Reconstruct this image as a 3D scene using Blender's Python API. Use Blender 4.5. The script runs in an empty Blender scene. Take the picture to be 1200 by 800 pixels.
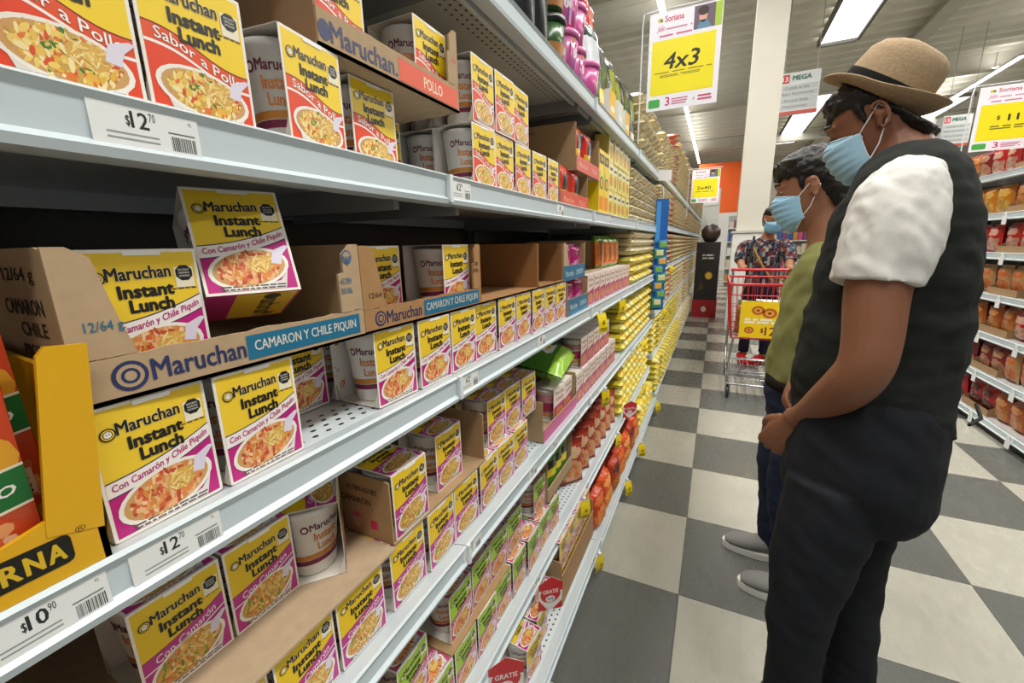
import bpy, bmesh, math, random
import numpy as np
from mathutils import Vector, Matrix, noise
from mathutils.geometry import tessellate_polygon
random.seed(7)
PI = math.pi
S = bpy.context.scene
COL = S.collection

# ------------------------------------------------------------------ camera
def make_camera():
    f, yaw, pit, roll = 490.46, .450727, .225945, -.0216437
    F = Vector((-math.sin(yaw)*math.cos(pit), math.cos(yaw)*math.cos(pit), -math.sin(pit)))
    R = Vector((math.cos(yaw), math.sin(yaw), 0)); U = R.cross(F)
    R2 = R*math.cos(roll)+U*math.sin(roll); U2 = -R*math.sin(roll)+U*math.cos(roll)
    cd = bpy.data.cameras.new('camera'); cd.sensor_width = 36; cd.lens = 36*f/1200
    cd.clip_start = .02; cd.clip_end = 200
    co = bpy.data.objects.new('camera', cd); COL.objects.link(co)
    M = Matrix((R2, U2, -F)).transposed().to_4x4(); M.translation = (0, 0, 1.3)
    co.matrix_world = M
    S.camera = co
make_camera()

# ------------------------------------------------------------------ light
w = bpy.data.worlds.new('world'); S.world = w; w.use_nodes = True
bg = w.node_tree.nodes['Background']; bg.inputs[0].default_value = (.93, .95, 1, 1); bg.inputs[1].default_value = .34
S.view_settings.view_transform = 'Standard'; S.view_settings.look = 'None'
S.view_settings.exposure = .10; S.view_settings.gamma = 1; S.view_settings.use_curve_mapping = False

def area(x, y, z, sx, sy, power, col=(1, .98, .94)):
    l = bpy.data.lights.new('strip_lamp', 'AREA'); l.shape = 'RECTANGLE'; l.size = sx; l.size_y = sy
    l.energy = power; l.color = col
    o = bpy.data.objects.new('strip_lamp', l); COL.objects.link(o); o.location = (x, y, z)
    return o
UP_SHARE = .14
LIGHT_STRIPS = [(-1.08, -3, 9, 300), (-1.08, 9.6, 23, 250), (1.35, -3, 6, 240), (5.4, 1, 12.6, 330), (5.4, 13.4, 24, 250)]

# ------------------------------------------------------------------ materials
def hexc(h):
    if not isinstance(h, str): return tuple(h)
    h = h.lstrip('#'); v = [int(h[i:i+2], 16)/255 for i in (0, 2, 4)]
    return tuple(c/12.92 if c <= .04045 else ((c+.055)/1.055)**2.4 for c in v)
def material(name, rough=.5, metal=0, spec=.5, noise_amt=.06, nscale=40, bump=0, bscale=120, emis=None, sheen=0, coat=0, wave=None):
    m = bpy.data.materials.new(name); m.use_nodes = True
    nt = m.node_tree; b = nt.nodes['Principled BSDF']
    at = nt.nodes.new('ShaderNodeAttribute'); at.attribute_name = 'Col'
    tc = nt.nodes.new('ShaderNodeTexCoord')
    nz = nt.nodes.new('ShaderNodeTexNoise'); nz.inputs['Scale'].default_value = nscale; nz.inputs['Detail'].default_value = 4
    nt.links.new(tc.outputs['Object'], nz.inputs['Vector'])
    mr = nt.nodes.new('ShaderNodeMapRange'); mr.inputs['To Min'].default_value = 1-noise_amt*1.4; mr.inputs['To Max'].default_value = 1+noise_amt*1.4
    nt.links.new(nz.outputs['Fac'], mr.inputs['Value'])
    vm = nt.nodes.new('ShaderNodeVectorMath'); vm.operation = 'SCALE'
    nt.links.new(at.outputs['Color'], vm.inputs[0]); nt.links.new(mr.outputs[0], vm.inputs['Scale'])
    nt.links.new(vm.outputs[0], b.inputs['Base Color'])
    b.inputs['Roughness'].default_value = rough; b.inputs['Metallic'].default_value = metal
    b.inputs['Specular IOR Level'].default_value = spec
    if coat: b.inputs['Coat Weight'].default_value = coat; b.inputs['Coat Roughness'].default_value = .15
    if sheen: b.inputs['Sheen Weight'].default_value = sheen
    if bump:
        n2 = nt.nodes.new('ShaderNodeTexNoise') if not wave else nt.nodes.new('ShaderNodeTexWave')
        n2.inputs['Scale'].default_value = bscale
        if wave: n2.bands_direction = wave
        bp = nt.nodes.new('ShaderNodeBump'); bp.inputs['Strength'].default_value = bump; bp.inputs['Distance'].default_value = .002
        nt.links.new(tc.outputs['Object'], n2.inputs['Vector'])
        nt.links.new(n2.outputs['Fac'] if 'Fac' in n2.outputs else n2.outputs[0], bp.inputs['Height']); nt.links.new(bp.outputs[0], b.inputs['Normal'])
    if emis:
        nt.links.new(vm.outputs[0], b.inputs['Emission Color']); b.inputs['Emission Strength'].default_value = emis
    return m
M = {
 'print': material('printed_paper', .38, spec=.5, noise_amt=.02),
 'kraft': material('kraft_cardboard', .85, spec=.2, noise_amt=.09, nscale=60, bump=.3, bscale=9, wave='Y'),
 'foam': material('white_foam_cup', .55, noise_amt=.02),
 'metal': material('powder_coated_steel', .33, spec=.6, noise_amt=.03, nscale=8),
 'chrome': material('chrome_wire', .22, metal=1, noise_amt=.02),
 'plastic': material('glossy_plastic', .3, spec=.5, noise_amt=.03, coat=.3),
 'film': material('packaging_film', .26, spec=.6, noise_amt=.12, nscale=55, bump=.5, bscale=38, coat=.2),
 'cloth': material('woven_cloth', .9, spec=.15, noise_amt=.07, nscale=25, bump=.25, bscale=500),
 'denim': material('dark_denim', .85, spec=.2, noise_amt=.2, nscale=14, bump=.3, bscale=420),
 'straw': material('woven_straw', .85, spec=.2, noise_amt=.22, nscale=160, bump=.6, bscale=260),
 'skin': material('skin', .5, spec=.4, noise_amt=.06, nscale=25, bump=.08, bscale=300),
 'hair': material('hair', .5, spec=.4, noise_amt=.35, nscale=70, bump=.9, bscale=150),
 'mask': material('pleated_mask_fabric', .8, spec=.2, noise_amt=.03, bump=.15, bscale=300),
 'paint': material('wall_paint', .75, spec=.3, noise_amt=.04, nscale=3),
 'ceil': material('corrugated_steel', .7, spec=.3, noise_amt=.12, nscale=2),
 'glow': material('light_diffuser', .5, noise_amt=0, emis=7),
 'sky': material('skylight_sheet', .5, noise_amt=.12, nscale=3, emis=2.6),
 'tile': material('vinyl_tile', .24, spec=.45, noise_amt=.06, nscale=5),
}
def tile_material():
    m = M['tile']; nt = m.node_tree; b = nt.nodes['Principled BSDF']
    tc = nt.nodes.new('ShaderNodeTexCoord'); n = nt.nodes.new('ShaderNodeTexNoise'); n.inputs['Scale'].default_value = 22; n.inputs['Detail'].default_value = 7
    n.inputs['Distortion'].default_value = 1.6
    mp = nt.nodes.new('ShaderNodeMapping'); mp.inputs['Scale'].default_value = (1, .35, 1)
    oi = nt.nodes.new('ShaderNodeObjectInfo'); ad = nt.nodes.new('ShaderNodeVectorMath'); ad.operation = 'ADD'
    nt.links.new(tc.outputs['Object'], mp.inputs[0]); nt.links.new(mp.outputs[0], ad.inputs[0])
    sc = nt.nodes.new('ShaderNodeVectorMath'); sc.operation = 'SCALE'; sc.inputs['Scale'].default_value = 30; 
    nt.links.new(oi.outputs['Random'], sc.inputs[0]); nt.links.new(sc.outputs[0], ad.inputs[1]); nt.links.new(ad.outputs[0], n.inputs['Vector'])
    cr = nt.nodes.new('ShaderNodeMapRange'); cr.inputs['From Min'].default_value = .35; cr.inputs['From Max'].default_value = .75; cr.inputs['To Min'].default_value = 1.03; cr.inputs['To Max'].default_value = .86
    nt.links.new(n.outputs['Fac'], cr.inputs['Value'])
    src = b.inputs['Base Color'].links[0].from_socket
    v = nt.nodes.new('ShaderNodeVectorMath'); v.operation = 'SCALE'; nt.links.new(src, v.inputs[0]); nt.links.new(cr.outputs[0], v.inputs['Scale'])
    nt.links.new(v.outputs[0], b.inputs['Base Color'])
    r = nt.nodes.new('ShaderNodeMapRange'); r.inputs['To Min'].default_value = .16; r.inputs['To Max'].default_value = .42
    nt.links.new(n.outputs['Fac'], r.inputs['Value']); nt.links.new(r.outputs[0], b.inputs['Roughness'])
tile_material()

# ------------------------------------------------------------------ mesh builder
class MB:
    def __init__(s): s.v = []; s.f = []; s.c = []; s.sm = []
    def add(s, vs, fs, c, smooth=False):
        n = len(s.v); s.v += [tuple(v) for v in vs]; c = hexc(c)
        for f in fs: s.f.append(tuple(i+n for i in f)); s.c.append(c); s.sm.append(smooth)
        return s
    def box(s, a, b, c, M4=None):
        x0, y0, z0 = a; x1, y1, z1 = b
        vs = [Vector(p) for p in ((x0,y0,z0),(x1,y0,z0),(x1,y1,z0),(x0,y1,z0),(x0,y0,z1),(x1,y0,z1),(x1,y1,z1),(x0,y1,z1))]
        if M4 is not None: vs = [M4 @ v for v in vs]
        return s.add(vs, [(0,3,2,1),(4,5,6,7),(0,1,5,4),(1,2,6,5),(2,3,7,6),(3,0,4,7)], c)
    def prism(s, pts, axis, a, b, c, smooth=False):
        # closed polygon extruded along axis
        def P(p, t):
            return {'x': (t, p[0], p[1]), 'y': (p[0], t, p[1]), 'z': (p[0], p[1], t)}[axis]
        n = len(pts); vs = [P(p, a) for p in pts]+[P(p, b) for p in pts]
        s.add(vs, [(i, (i+1) % n, n+(i+1) % n, n+i) for i in range(n)], c, smooth)
        tri = tessellate_polygon([[Vector((p[0], p[1], 0)) for p in pts]])
        s.add([P(p, a) for p in pts], [tuple(t) for t in tri], c); s.add([P(p, b) for p in pts], [tuple(reversed(t)) for t in tri], c)
        return s
    def rings(s, R, c, cap=True, smooth=True, closed=True):
        n = len(R[0]); vs = [p for r in R for p in r]; fs = []
        for k in range(len(R)-1):
            for i in range(n if closed else n-1):
                j = (i+1) % n; fs.append((k*n+i, k*n+j, (k+1)*n+j, (k+1)*n+i))
        s.add(vs, fs, c, smooth)
        if cap:
            s.add(R[0], [tuple(reversed(range(n)))], c); s.add(R[-1], [tuple(range(n))], c)
        return s
    def tube(s, pts, r, c, n=8, cap=True):
        pts = [Vector(p) for p in pts]; rs = r if isinstance(r, (list, tuple)) else [r]*len(pts)
        up = None; R = []
        for i, p in enumerate(pts):
            d = (pts[min(i+1, len(pts)-1)]-pts[max(i-1, 0)]).normalized()
            if up is None: up = d.cross(Vector((.3, .5, .81))).normalized()
            up = (up-d*up.dot(d)).normalized(); sd = d.cross(up)
            R.append([p+(up*math.cos(2*PI*k/n)+sd*math.sin(2*PI*k/n))*rs[i] for k in range(n)])
        return s.rings(R, c, cap)
    def lathe(s, prof, c, n=24, cx=0, cy=0, cols=None):
        R = [[(cx+r*math.cos(2*PI*k/n), cy+r*math.sin(2*PI*k/n), z) for k in range(n)] for r, z in prof]
        if cols:
            for i in range(len(R)-1): s.rings(R[i:i+2], cols[i], False)
        else: s.rings(R, c, False)
        return s
    def mesh(s, name):
        me = bpy.data.meshes.new(name); me.from_pydata(s.v, [], s.f)
        ca = me.color_attributes.new('Col', 'FLOAT_COLOR', 'CORNER')
        arr = np.empty((len(me.loops), 4), np.float32); k = 0
        cols = np.array(s.c, np.float32); cnt = np.array([len(f) for f in s.f])
        arr[:, :3] = np.repeat(cols, cnt, axis=0); arr[:, 3] = 1
        ca.data.foreach_set('color', arr.ravel())
        me.polygons.foreach_set('use_smooth', s.sm)
        return me
    def build(s, name, mat, parent=None, loc=None, rot=None, kind=None):
        me = s.mesh(name); me.materials.append(M[mat])
        o = bpy.data.objects.new(name, me); COL.objects.link(o)
        if parent is not None: o.parent = parent
        if loc is not None: o.location = loc
        if rot is not None: o.rotation_euler = rot
        if kind: o['kind'] = kind
        return o
def empty(name, label, cat, loc=(0,0,0), rot=(0,0,0), group=None):
    o = bpy.data.objects.new(name, None); COL.objects.link(o); o.empty_display_size = .05
    o.location = loc; o.rotation_euler = rot; o['label'] = label; o['category'] = cat
    if group: o['group'] = group
    return o
def tag(o, label, cat, group=None):
    o['label'] = label; o['category'] = cat
    if group: o['group'] = group
    return o
def dup(o, loc=None, rot=None, label=None, group=None):
    c = o.copy(); COL.objects.link(c)
    for ch in o.children:
        d = ch.copy(); COL.objects.link(d); d.parent = c
        for g in ch.children:
            e = g.copy(); COL.objects.link(e); e.parent = d
    if loc is not None: c.location = loc
    if rot is not None: c.rotation_euler = rot
    if label: c['label'] = label
    if group: c['group'] = group
    return c
class Proto:
    """first use moves the prototype itself, later uses copy it"""
    def __init__(s, o): s.o = o; s.used = False
    def put(s, loc, rot=(0,0,0), label=None, group=None):
        if s.used: return dup(s.o, loc, rot, label, group)
        s.used = True; s.o.location = loc; s.o.rotation_euler = rot
        if label: s.o['label'] = label
        if group: s.o['group'] = group
        return s.o

# ------------------------------------------------------------------ flat print art
_tc = {}
def text_mesh(st, bold):
    k = (st, bold)
    if k in _tc: return _tc[k]
    cu = bpy.data.curves.new('t', 'FONT'); cu.body = st; cu.size = 1; cu.offset = bold; cu.resolution_u = 2; cu.fill_mode = 'BOTH' if False else cu.fill_mode
    o = bpy.data.objects.new('t', cu); COL.objects.link(o)
    dg = bpy.context.evaluated_depsgraph_get(); dg.update()
    me = o.evaluated_get(dg).to_mesh()
    v = [(p.co.x, p.co.y) for p in me.vertices]; f = [tuple(p.vertices) for p in me.polygons]
    bpy.data.objects.remove(o); bpy.data.curves.remove(cu)
    if not v: v = [(0, 0), (1, 0), (1, 1)]; f = [(0, 1, 2)]
    a = np.array(v); lo = a.min(0); hi = a.max(0)
    _tc[k] = ([((x-lo[0])/(hi[0]-lo[0]), (y-lo[1])/(hi[1]-lo[1])) for x, y in v], f)
    return _tc[k]
class Art:
    def __init__(s): s.p = []        # (verts2d, faces, color, layer)
    def poly(s, pts, c, l=1):
        if len(pts) > 4 and l >= 0:
            f = [tuple(t) for t in tessellate_polygon([[Vector((p[0], p[1], 0)) for p in pts]])]
        else: f = [tuple(range(len(pts)))]
        s.p.append((pts, f, c, l)); return s
    def rect(s, a, b, c, l=1): return s.poly([(a[0],a[1]),(b[0],a[1]),(b[0],b[1]),(a[0],b[1])], c, l)
    def rrect(s, a, b, r, c, l=1):
        pts = []
        for (x, y, t0) in ((b[0]-r,b[1]-r,0),(a[0]+r,b[1]-r,90),(a[0]+r,a[1]+r,180),(b[0]-r,a[1]+r,270)):
            pts += [(x+r*math.cos(math.radians(t0+t)), y+r*math.sin(math.radians(t0+t))) for t in (0, 45, 90)]
        s.p.append((pts, [tuple(range(len(pts)))], c, l)); return s
    def ell(s, x, y, rx, ry, c, l=1, n=20, a=0):
        ca, sa = math.cos(a), math.sin(a); pts = []
        for k in range(n):
            u, v = rx*math.cos(2*PI*k/n), ry*math.sin(2*PI*k/n); pts.append((x+u*ca-v*sa, y+u*sa+v*ca))
        s.p.append((pts, [tuple(range(n))], c, l)); return s
    def band(s, f1, f2, c, l=1, u0=0, u1=1, n=12):
        us = [u0+(u1-u0)*i/n for i in range(n+1)]
        pts = [(u, f1(u)) for u in us]+[(u, f2(u)) for u in us]
        s.p.append((pts, [(i, i+1, n+2+i, n+1+i) for i in range(n)], c, l)); return s
    def text(s, st, u0, u1, v0, v1, c, l=5, bold=.02, fn=None, shear=0, out=None, ow=.004):
        fat = max(0, bold-.008)*(v1-v0)*1.1; v, f = text_mesh(st, 0)
        def mp(p, du=0, dv=0):
            u = u0+(u1-u0)*p[0]+shear*(p[1]-.5)*(v1-v0)+du; y = v0+(v1-v0)*p[1]+dv
            return (u, y+(fn(u) if fn else 0))
        if out: 
            for du, dv in ((ow,0),(-ow,0),(0,ow),(0,-ow)): s.p.append(([mp(p, du, dv) for p in v], f, out, l-.5+du*3+dv*5))
        if fat > .0:
            for i, (du, dv) in enumerate(((1,0),(-1,0),(0,.7),(0,-.7),(.7,.5),(-.7,.5),(.7,-.5),(-.7,-.5))): s.p.append(([mp(p, du*fat, dv*fat) for p in v], f, c, l-.02*(i+1)))
        s.p.append(([mp(p) for p in v], f, c, l)); return s
    def lines(s, u0, u1, v0, v1, n, c, l=4, fill=.55, fn=None):
        # unreadable small print: rows of short dashes
        h = (v1-v0)/n; rr = random.Random(n*7+int(u0*100))
        for i in range(n):
            u = u0
            while u < u1:
                wd = rr.uniform(.03, .1); e = min(u+wd, u1)
                y = v0+h*i; g = fn(u) if fn else 0
                s.rect((u, y+g), (e, y+h*fill+g), c, l); u = e+.015
        return s
    def mb(s, fn, W=1, H=1, eps=.00012, c=None):
        m = c or MB()
        for pts, f, cc, l in s.p: m.add([fn(p[0]*W, p[1]*H, l*eps) for p in pts], f, cc)
        return m
def front_map(x, y0, z0): return lambda u, v, e: (x+e, y0+u, z0+v)        # faces +x, u to +y
def side_map(y, x0, z0): return lambda u, v, e: (x0+u, y-e, z0+v)         # faces -y, u to +x
def top_map(z, x1, y0): return lambda u, v, e: (x1-v, y0+u, z+e)          # faces +z seen from the aisle

def food(a, cx, cy, rx, ry, tilt, cols, seed, n=240, l=4):
    r = random.Random(seed)
    a.ell(cx, cy, rx*1.13, ry*1.16, '#f4efe6', l, 24, tilt); a.ell(cx, cy, rx*1.02, ry*1.0, '#d2a062', l+.5, 24, tilt)
    for i in range(n):
        t = r.uniform(0, 2*PI); q = math.sqrt(r.random())*.88
        u, v = rx*q*math.cos(t), ry*q*math.sin(t)
        x = cx+u*math.cos(tilt)-v*math.sin(tilt); y = cy+u*math.sin(tilt)+v*math.cos(tilt)
        c = r.choice(cols); k = r.uniform(.035, .075)*rx
        a.ell(x, y, k*r.uniform(.9, 2), k*.75, c, l+1+i*.005, 7, r.uniform(0, PI))
    # noodle lump lifted by the fork
    ex, ey = cx+rx*.34, cy+ry*.22
    a.ell(ex, ey, rx*.38, ry*.52, '#d9a94f', l+2.2, 16, tilt)
    for i in range(26):
        t = r.uniform(-.9, .9); a.ell(ex+rx*.3*t, ey+ry*r.uniform(-.4, .4), rx*.12, ry*.055, r.choice(['#efcf7c','#e3b75c','#f4dc9a','#c9933c']), l+2.3+i*.01, 7, r.uniform(0, PI))
    # pale fork
    a.poly([(cx+rx*.62, cy+ry*.25), (cx+rx*.9, cy+ry*.15), (cx+rx*1.0, cy+ry*.75), (cx+rx*1.25, cy+ry*1.25), (cx+rx*1.12, cy+ry*1.3), (cx+rx*.72, cy+ry*.98)], '#e4dcec', l+2.9)
def logo(a, x, y, r, col, asp, l=6, paper='#f6d43c'):
    a.ell(x, y, r, r*asp, col, l, 18); a.ell(x, y, r*.8, r*asp*.8, paper, l+.2, 16); a.ell(x, y, r*.62, r*asp*.62, col, l+.4, 16)
    a.ell(x, y, r*.5, r*asp*.5, '#f3ece0', l+.6, 14); a.ell(x-r*.18, y+r*.05, r*.09, r*asp*.1, col, l+.8, 6); a.ell(x+r*.18, y+r*.05, r*.09, r*asp*.1, col, l+.8, 6)

VEG = ['#e8b23e','#f1cf6a','#e2762f','#d9502a','#3f7d2a','#f4dc8c','#e9c057','#f6e3a4','#caa24a']
SHR = ['#e88a4a','#d9633a','#f0b07c','#e6a04f','#c8502f','#f4cfa0','#d98b3e','#eebb86','#b9492f']
SHG = ['#e8a04a','#d97a3a','#f0c06c','#7f9d3a','#e2b34f','#f4d79a','#d98b3e','#5d8a2e']
def carton_art(kind):
    a = Art(); A = .76        # width/height so circles stay round
    yel = {'pollo':'#f6d21f','chile':'#f4ce33','camaron':'#f0c91d','habanero':'#a9cf3a'}[kind]
    low = {'pollo':'#e9441f','chile':'#c2197e','camaron':'#c0358e','habanero':'#c9537c'}[kind]
    a.rrect((0,0),(1,1),.03,'#f3ede2',0)
    if kind == 'pollo': w = lambda u: .60-.17*(u-.02)+.03*math.sin(u*2*PI)
    else: w = lambda u: .455+.16*u*u+.03*u
    a.band(lambda u: .025, lambda u: w(u)-.01, low, 1, .03, .97)
    a.band(lambda u: w(u), lambda u: .975, yel, 1, .03, .97)
    if kind == 'pollo':
        a.band(lambda u: w(u)-.115, lambda u: w(u)+.0, '#e9501f', 1.5, .03, .97); a.band(lambda u: w(u)-.01, lambda u: w(u)+.0, '#7a1f2a', 2, .03, .97)
        a.band(lambda u: w(u)-.135, lambda u: w(u)-.115, '#fbf4ee', 2, .03, .97)
        a.text('Sabor a Pollo', .12, .90, -.095, -.02, '#fff6ee', 4, .025, w, out='#8a2030', ow=.004)
    elif kind == 'chile':
        a.band(lambda u: w(u)-.115, w, '#f7f0ea', 2, .03, .97); a.band(lambda u: w(u)-.006, lambda u: w(u)+.004, '#3a3a55', 2.4, .03, .97)
        a.band(lambda u: w(u)-.121, lambda u: w(u)-.112, '#3a3a55', 2.4, .03, .97)
        a.text('Con Camarón y Chile Piquín', .07, .94, -.095, -.025, '#b8267c', 4, .03, w)
    else:
        a.band(lambda u: w(u)-.125, w, low, 2, .03, .97); a.band(lambda u: w(u)-.14, lambda u: w(u)-.125, '#f7ecef', 2.2, .03, .97)
        a.band(lambda u: w(u), lambda u: w(u)+.006, '#4b2a20', 2.2, .03, .97)
        if kind == 'camaron': a.text('Con Camarón', .16, .86, -.1, -.025, '#fdeff3', 4, .02, w)
        else: a.text('Con Camarón', .14, .86, -.1, -.03, '#fdeff3', 4, .02, w)
    food(a, .50, .235 if kind != 'pollo' else .212, .385, .165 if kind != 'pollo' else .148, .12 if kind != 'pollo' else -.08, {'pollo':VEG,'chile':SHR,'camaron':SHG,'habanero':SHR}[kind], len(kind))
    a.poly([(.12,.2),(.2,.03),(.84,.03),(.9,.2),(.8,.105),(.5,.055),(.22,.115)], '#e6e0da', 3.8)
    a.lines(.16, .86, .035, .085, 2, '#55504c', 4.2)
    blk = '#1b1a1e'
    logo(a, .135, .80, .062, blk, A, 6, yel)
    a.text('Maruchan', .20, .73, .775, .865, blk, 5, .05, lambda u: .03*(u-.2), out='#efe6b8', ow=.006)
    a.text('Instant', .27, .73, .645, .735, blk, 5, .085, lambda u: .02*(u-.2)); a.text('Lunch', .34, .71, .535, .625, blk, 5, .085, lambda u: .02*(u-.2))
    ox, oy, r = .855, .80, .085
    a.rect((ox-r*1.05, oy-r*1.2), (ox+r*1.05, oy+r*.7), '#f2ead0', 4.2)
    a.poly([(ox+r*math.cos(PI/8+k*PI/4), oy+.01+r*A*math.sin(PI/8+k*PI/4)) for k in range(8)], blk, 5)
    for i, t in enumerate(('EXCESO','GRASAS','SATURADAS')): a.text(t, ox-r*.6, ox+r*.6, oy+.028-i*.024, oy+.042-i*.024, '#f4f0e0', 6, .02)
    a.lines(.72, .96, .685, .70, 1, '#4a3a20', 4)
    a.rrect((.36,.955),(.68,.992),.015,'#fbfaf6',6)      # white cut out slot at the top edge
    return a
ARTS = {k: carton_art(k) for k in ('pollo','chile','camaron','habanero')}
# ------------------------------------------------------------------ structure: floor, ceiling, walls
def struct(o): o['kind'] = 'structure'; return o
TS = .5029; OX = -.0292; OY = 1.459
fl = struct(MB().box((-6, -4, -.06), (14, 30, -.0035), '#6d6b64').build('floor', 'paint'))
def tile_proto(c):
    b = MB(); g = .0012; e = .002
    b.rings([[(g,g,-.003),(TS-g,g,-.003),(TS-g,TS-g,-.003),(g,TS-g,-.003)],[(g,g,-.0008),(TS-g,g,-.0008),(TS-g,TS-g,-.0008),(g,TS-g,-.0008)],
             [(g+e,g+e,0),(TS-g-e,g+e,0),(TS-g-e,TS-g-e,0),(g+e,TS-g-e,0)]], c, smooth=False)
    return b
tl = tile_proto('#aeac9f').mesh('tile'); tl.materials.append(M['tile']); td = tile_proto('#63645f').mesh('tile'); td.materials.append(M['tile'])
for r in range(-2, 27):
    for c in range(-1, 8 if r < 16 else 3):
        if r >= 20 and c > 1: continue
        o = bpy.data.objects.new('tile', td if (c+r) % 2 == 0 else tl); COL.objects.link(o); o.parent = fl; o.location = (OX+c*TS, OY+r*TS, 0)
rest = MB()
for r in range(-2, 50):
    for c in range(-1, 24):
        if r < 27 and c < (8 if r < 16 else 3) and not (r >= 20 and c > 1): continue
        x, y = OX+c*TS, OY+r*TS; g = .0012
        rest.add([(x+g,y+g,0),(x+TS-g,y+g,0),(x+TS-g,y+TS-g,0),(x+g,y+TS-g,0)], [(0,1,2,3)], '#63645f' if (c+r) % 2 == 0 else '#aeac9f')
rest.build('far_tiles', 'tile', fl, kind='stuff')

ce = struct(MB().box((-9, -4, 5.45), (16, 30, 5.5), '#c2bdae').build('ceiling', 'ceil'))
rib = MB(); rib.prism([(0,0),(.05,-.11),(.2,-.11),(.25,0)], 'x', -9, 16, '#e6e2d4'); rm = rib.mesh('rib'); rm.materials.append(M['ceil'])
rib_unlit = MB(); rib_unlit.prism([(0,0),(.05,-.11),(.2,-.11),(.25,0)], 'x', -9, 16, '#b3afa2'); rm_unlit = rib_unlit.mesh('rib'); rm_unlit.materials.append(M['ceil'])  # darker copy of the rib: the near ceiling's lack of light put into colour
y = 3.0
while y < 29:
    o = bpy.data.objects.new('rib', rm_unlit if y < 8.4 else rm); COL.objects.link(o); o.parent = ce; o.location = (0, y, 5.45); y += .42 if y < 14 else .55
for x in (-4.2, 3.3, 7.6, 11.5):
    b = MB(); b.box((x-.12, 3, 5.08), (x+.12, 30, 5.12), '#c9c5b8'); b.box((x-.015, 3, 5.12), (x+.015, 30, 5.38), '#b9b5a8')
    ob = b.build('ceiling_beam', 'ceil', ce)
for yy in (8.6, 14.5, 20.5):
    b = MB(); b.box((-9, yy-.1, 4.98), (16, yy+.1, 5.02), '#dad6c9'); b.box((-9, yy-.012, 5.02), (16, yy+.012, 5.38), '#e6e2d6'); b.box((-9, yy-.1, 5.36), (16, yy+.1, 5.4), '#cfcbbe')
    b.build('cross_beam', 'ceil', ce)
wb = struct(MB().box((-9, 26, 0), (16, 26.2, 5.45), '#e4e1d8').build('wall_back', 'paint'))
struct(MB().box((13.8, -4, 0), (14, 26, 5.45), '#dedbd2').build('wall_right', 'paint'))
struct(MB().box((-6.1, -4, 0), (-5.9, 26, 5.45), '#d8d5cc').build('wall_left', 'paint'))
# column with its wider plinth
cb = MB(); cb.box((.23, 7.0, 1.42), (.60, 7.37, 5.45), '#cdc9bb')
struct(cb.build('column', 'paint'))
pl = MB(); pl.box((.19, 6.92, 0), (.66, 7.4, 1.40), '#d9d9d2'); pl.box((.17, 6.90, 1.40), (.68, 7.42, 1.43), '#b9b9b2')
struct(pl.build('trim_1', 'paint'))

# hanging light strips
for i, (x, y0, y1, p) in enumerate(LIGHT_STRIPS):
    z = 4.9
    names = ['long light strip above the noodle shelves, near end','long light strip above the far noodle shelves','light strip above the middle of the aisle','long light strip above the right hand shelves','far light strip above the right hand shelves']
    e = empty('light_strip', names[i], 'ceiling light', (x, (y0+y1)/2, z))
    L = (y1-y0)/2
    MB().prism([(-.05,.0),(-.035,.05),(.035,.05),(.05,.0)], 'y', -L, L, '#e4e4e0').build('housing', 'paint', e)
    MB().box((-.045, -L, -.012), (.045, L, -.001), '#fdfcf6').build('diffuser', 'glow', e)
    n = max(1, round(L/5))
    for k in range(n):
        a = area(x, y0+(k+.5)*(y1-y0)/n, z-.03, .5, (y1-y0)/n*.9, p/n); u = area(x, y0+(k+.5)*(y1-y0)/n, z+.08, .1, (y1-y0)/n*.9, p/n*UP_SHARE); u.rotation_euler = (PI, 0, 0)  # second, upward lamp per section is added to brighten the ceiling
    for k in (-.8, 0, .8): MB().tube([(0, k*L, .05), (0, k*L, .5)], .006, '#9c9a92', 6).build('hanger_wire', 'metal', e)
# skylights in the roof
for i, (x0, x1, y0, y1, z) in enumerate([(1.62, 2.25, 9.2, 11.9, 5.0), (1.9, 2.6, 15.5, 22.5, 5.0), (5.6, 6.4, 18, 23, 5.0), (-5.2, -4.4, 9.2, 12.5, 5.0)]):
    nm = ['bright skylight panel above the hat, nearest of the skylights','second bright skylight panel beyond the man in the green shirt','wide far skylight panel above the right shelves','skylight panel above the noodle shelves at the left']
    e = empty('skylight', nm[i], 'skylight', ((x0+x1)/2, (y0+y1)/2, z+.3))
    a, b = (x1-x0)/2, (y1-y0)/2
    n = 4
    for k in range(n): MB().box((-a, -b+2*b*k/n+.02, 0), (a, -b+2*b*(k+1)/n-.02, .02), '#ffffff').build('skylight_pane', 'sky', e)
    f = MB(); f.box((-a-.05,-b,-.05),(-a,b,.06),'#77746c'); f.box((a,-b,-.05),(a+.05,b,.06),'#77746c'); f.box((-a,-b-.05,-.05),(a,-b,.06),'#77746c'); f.box((-a,b,-.05),(a,b+.05,.06),'#77746c')
    f.build('frame', 'paint', e)

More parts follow.
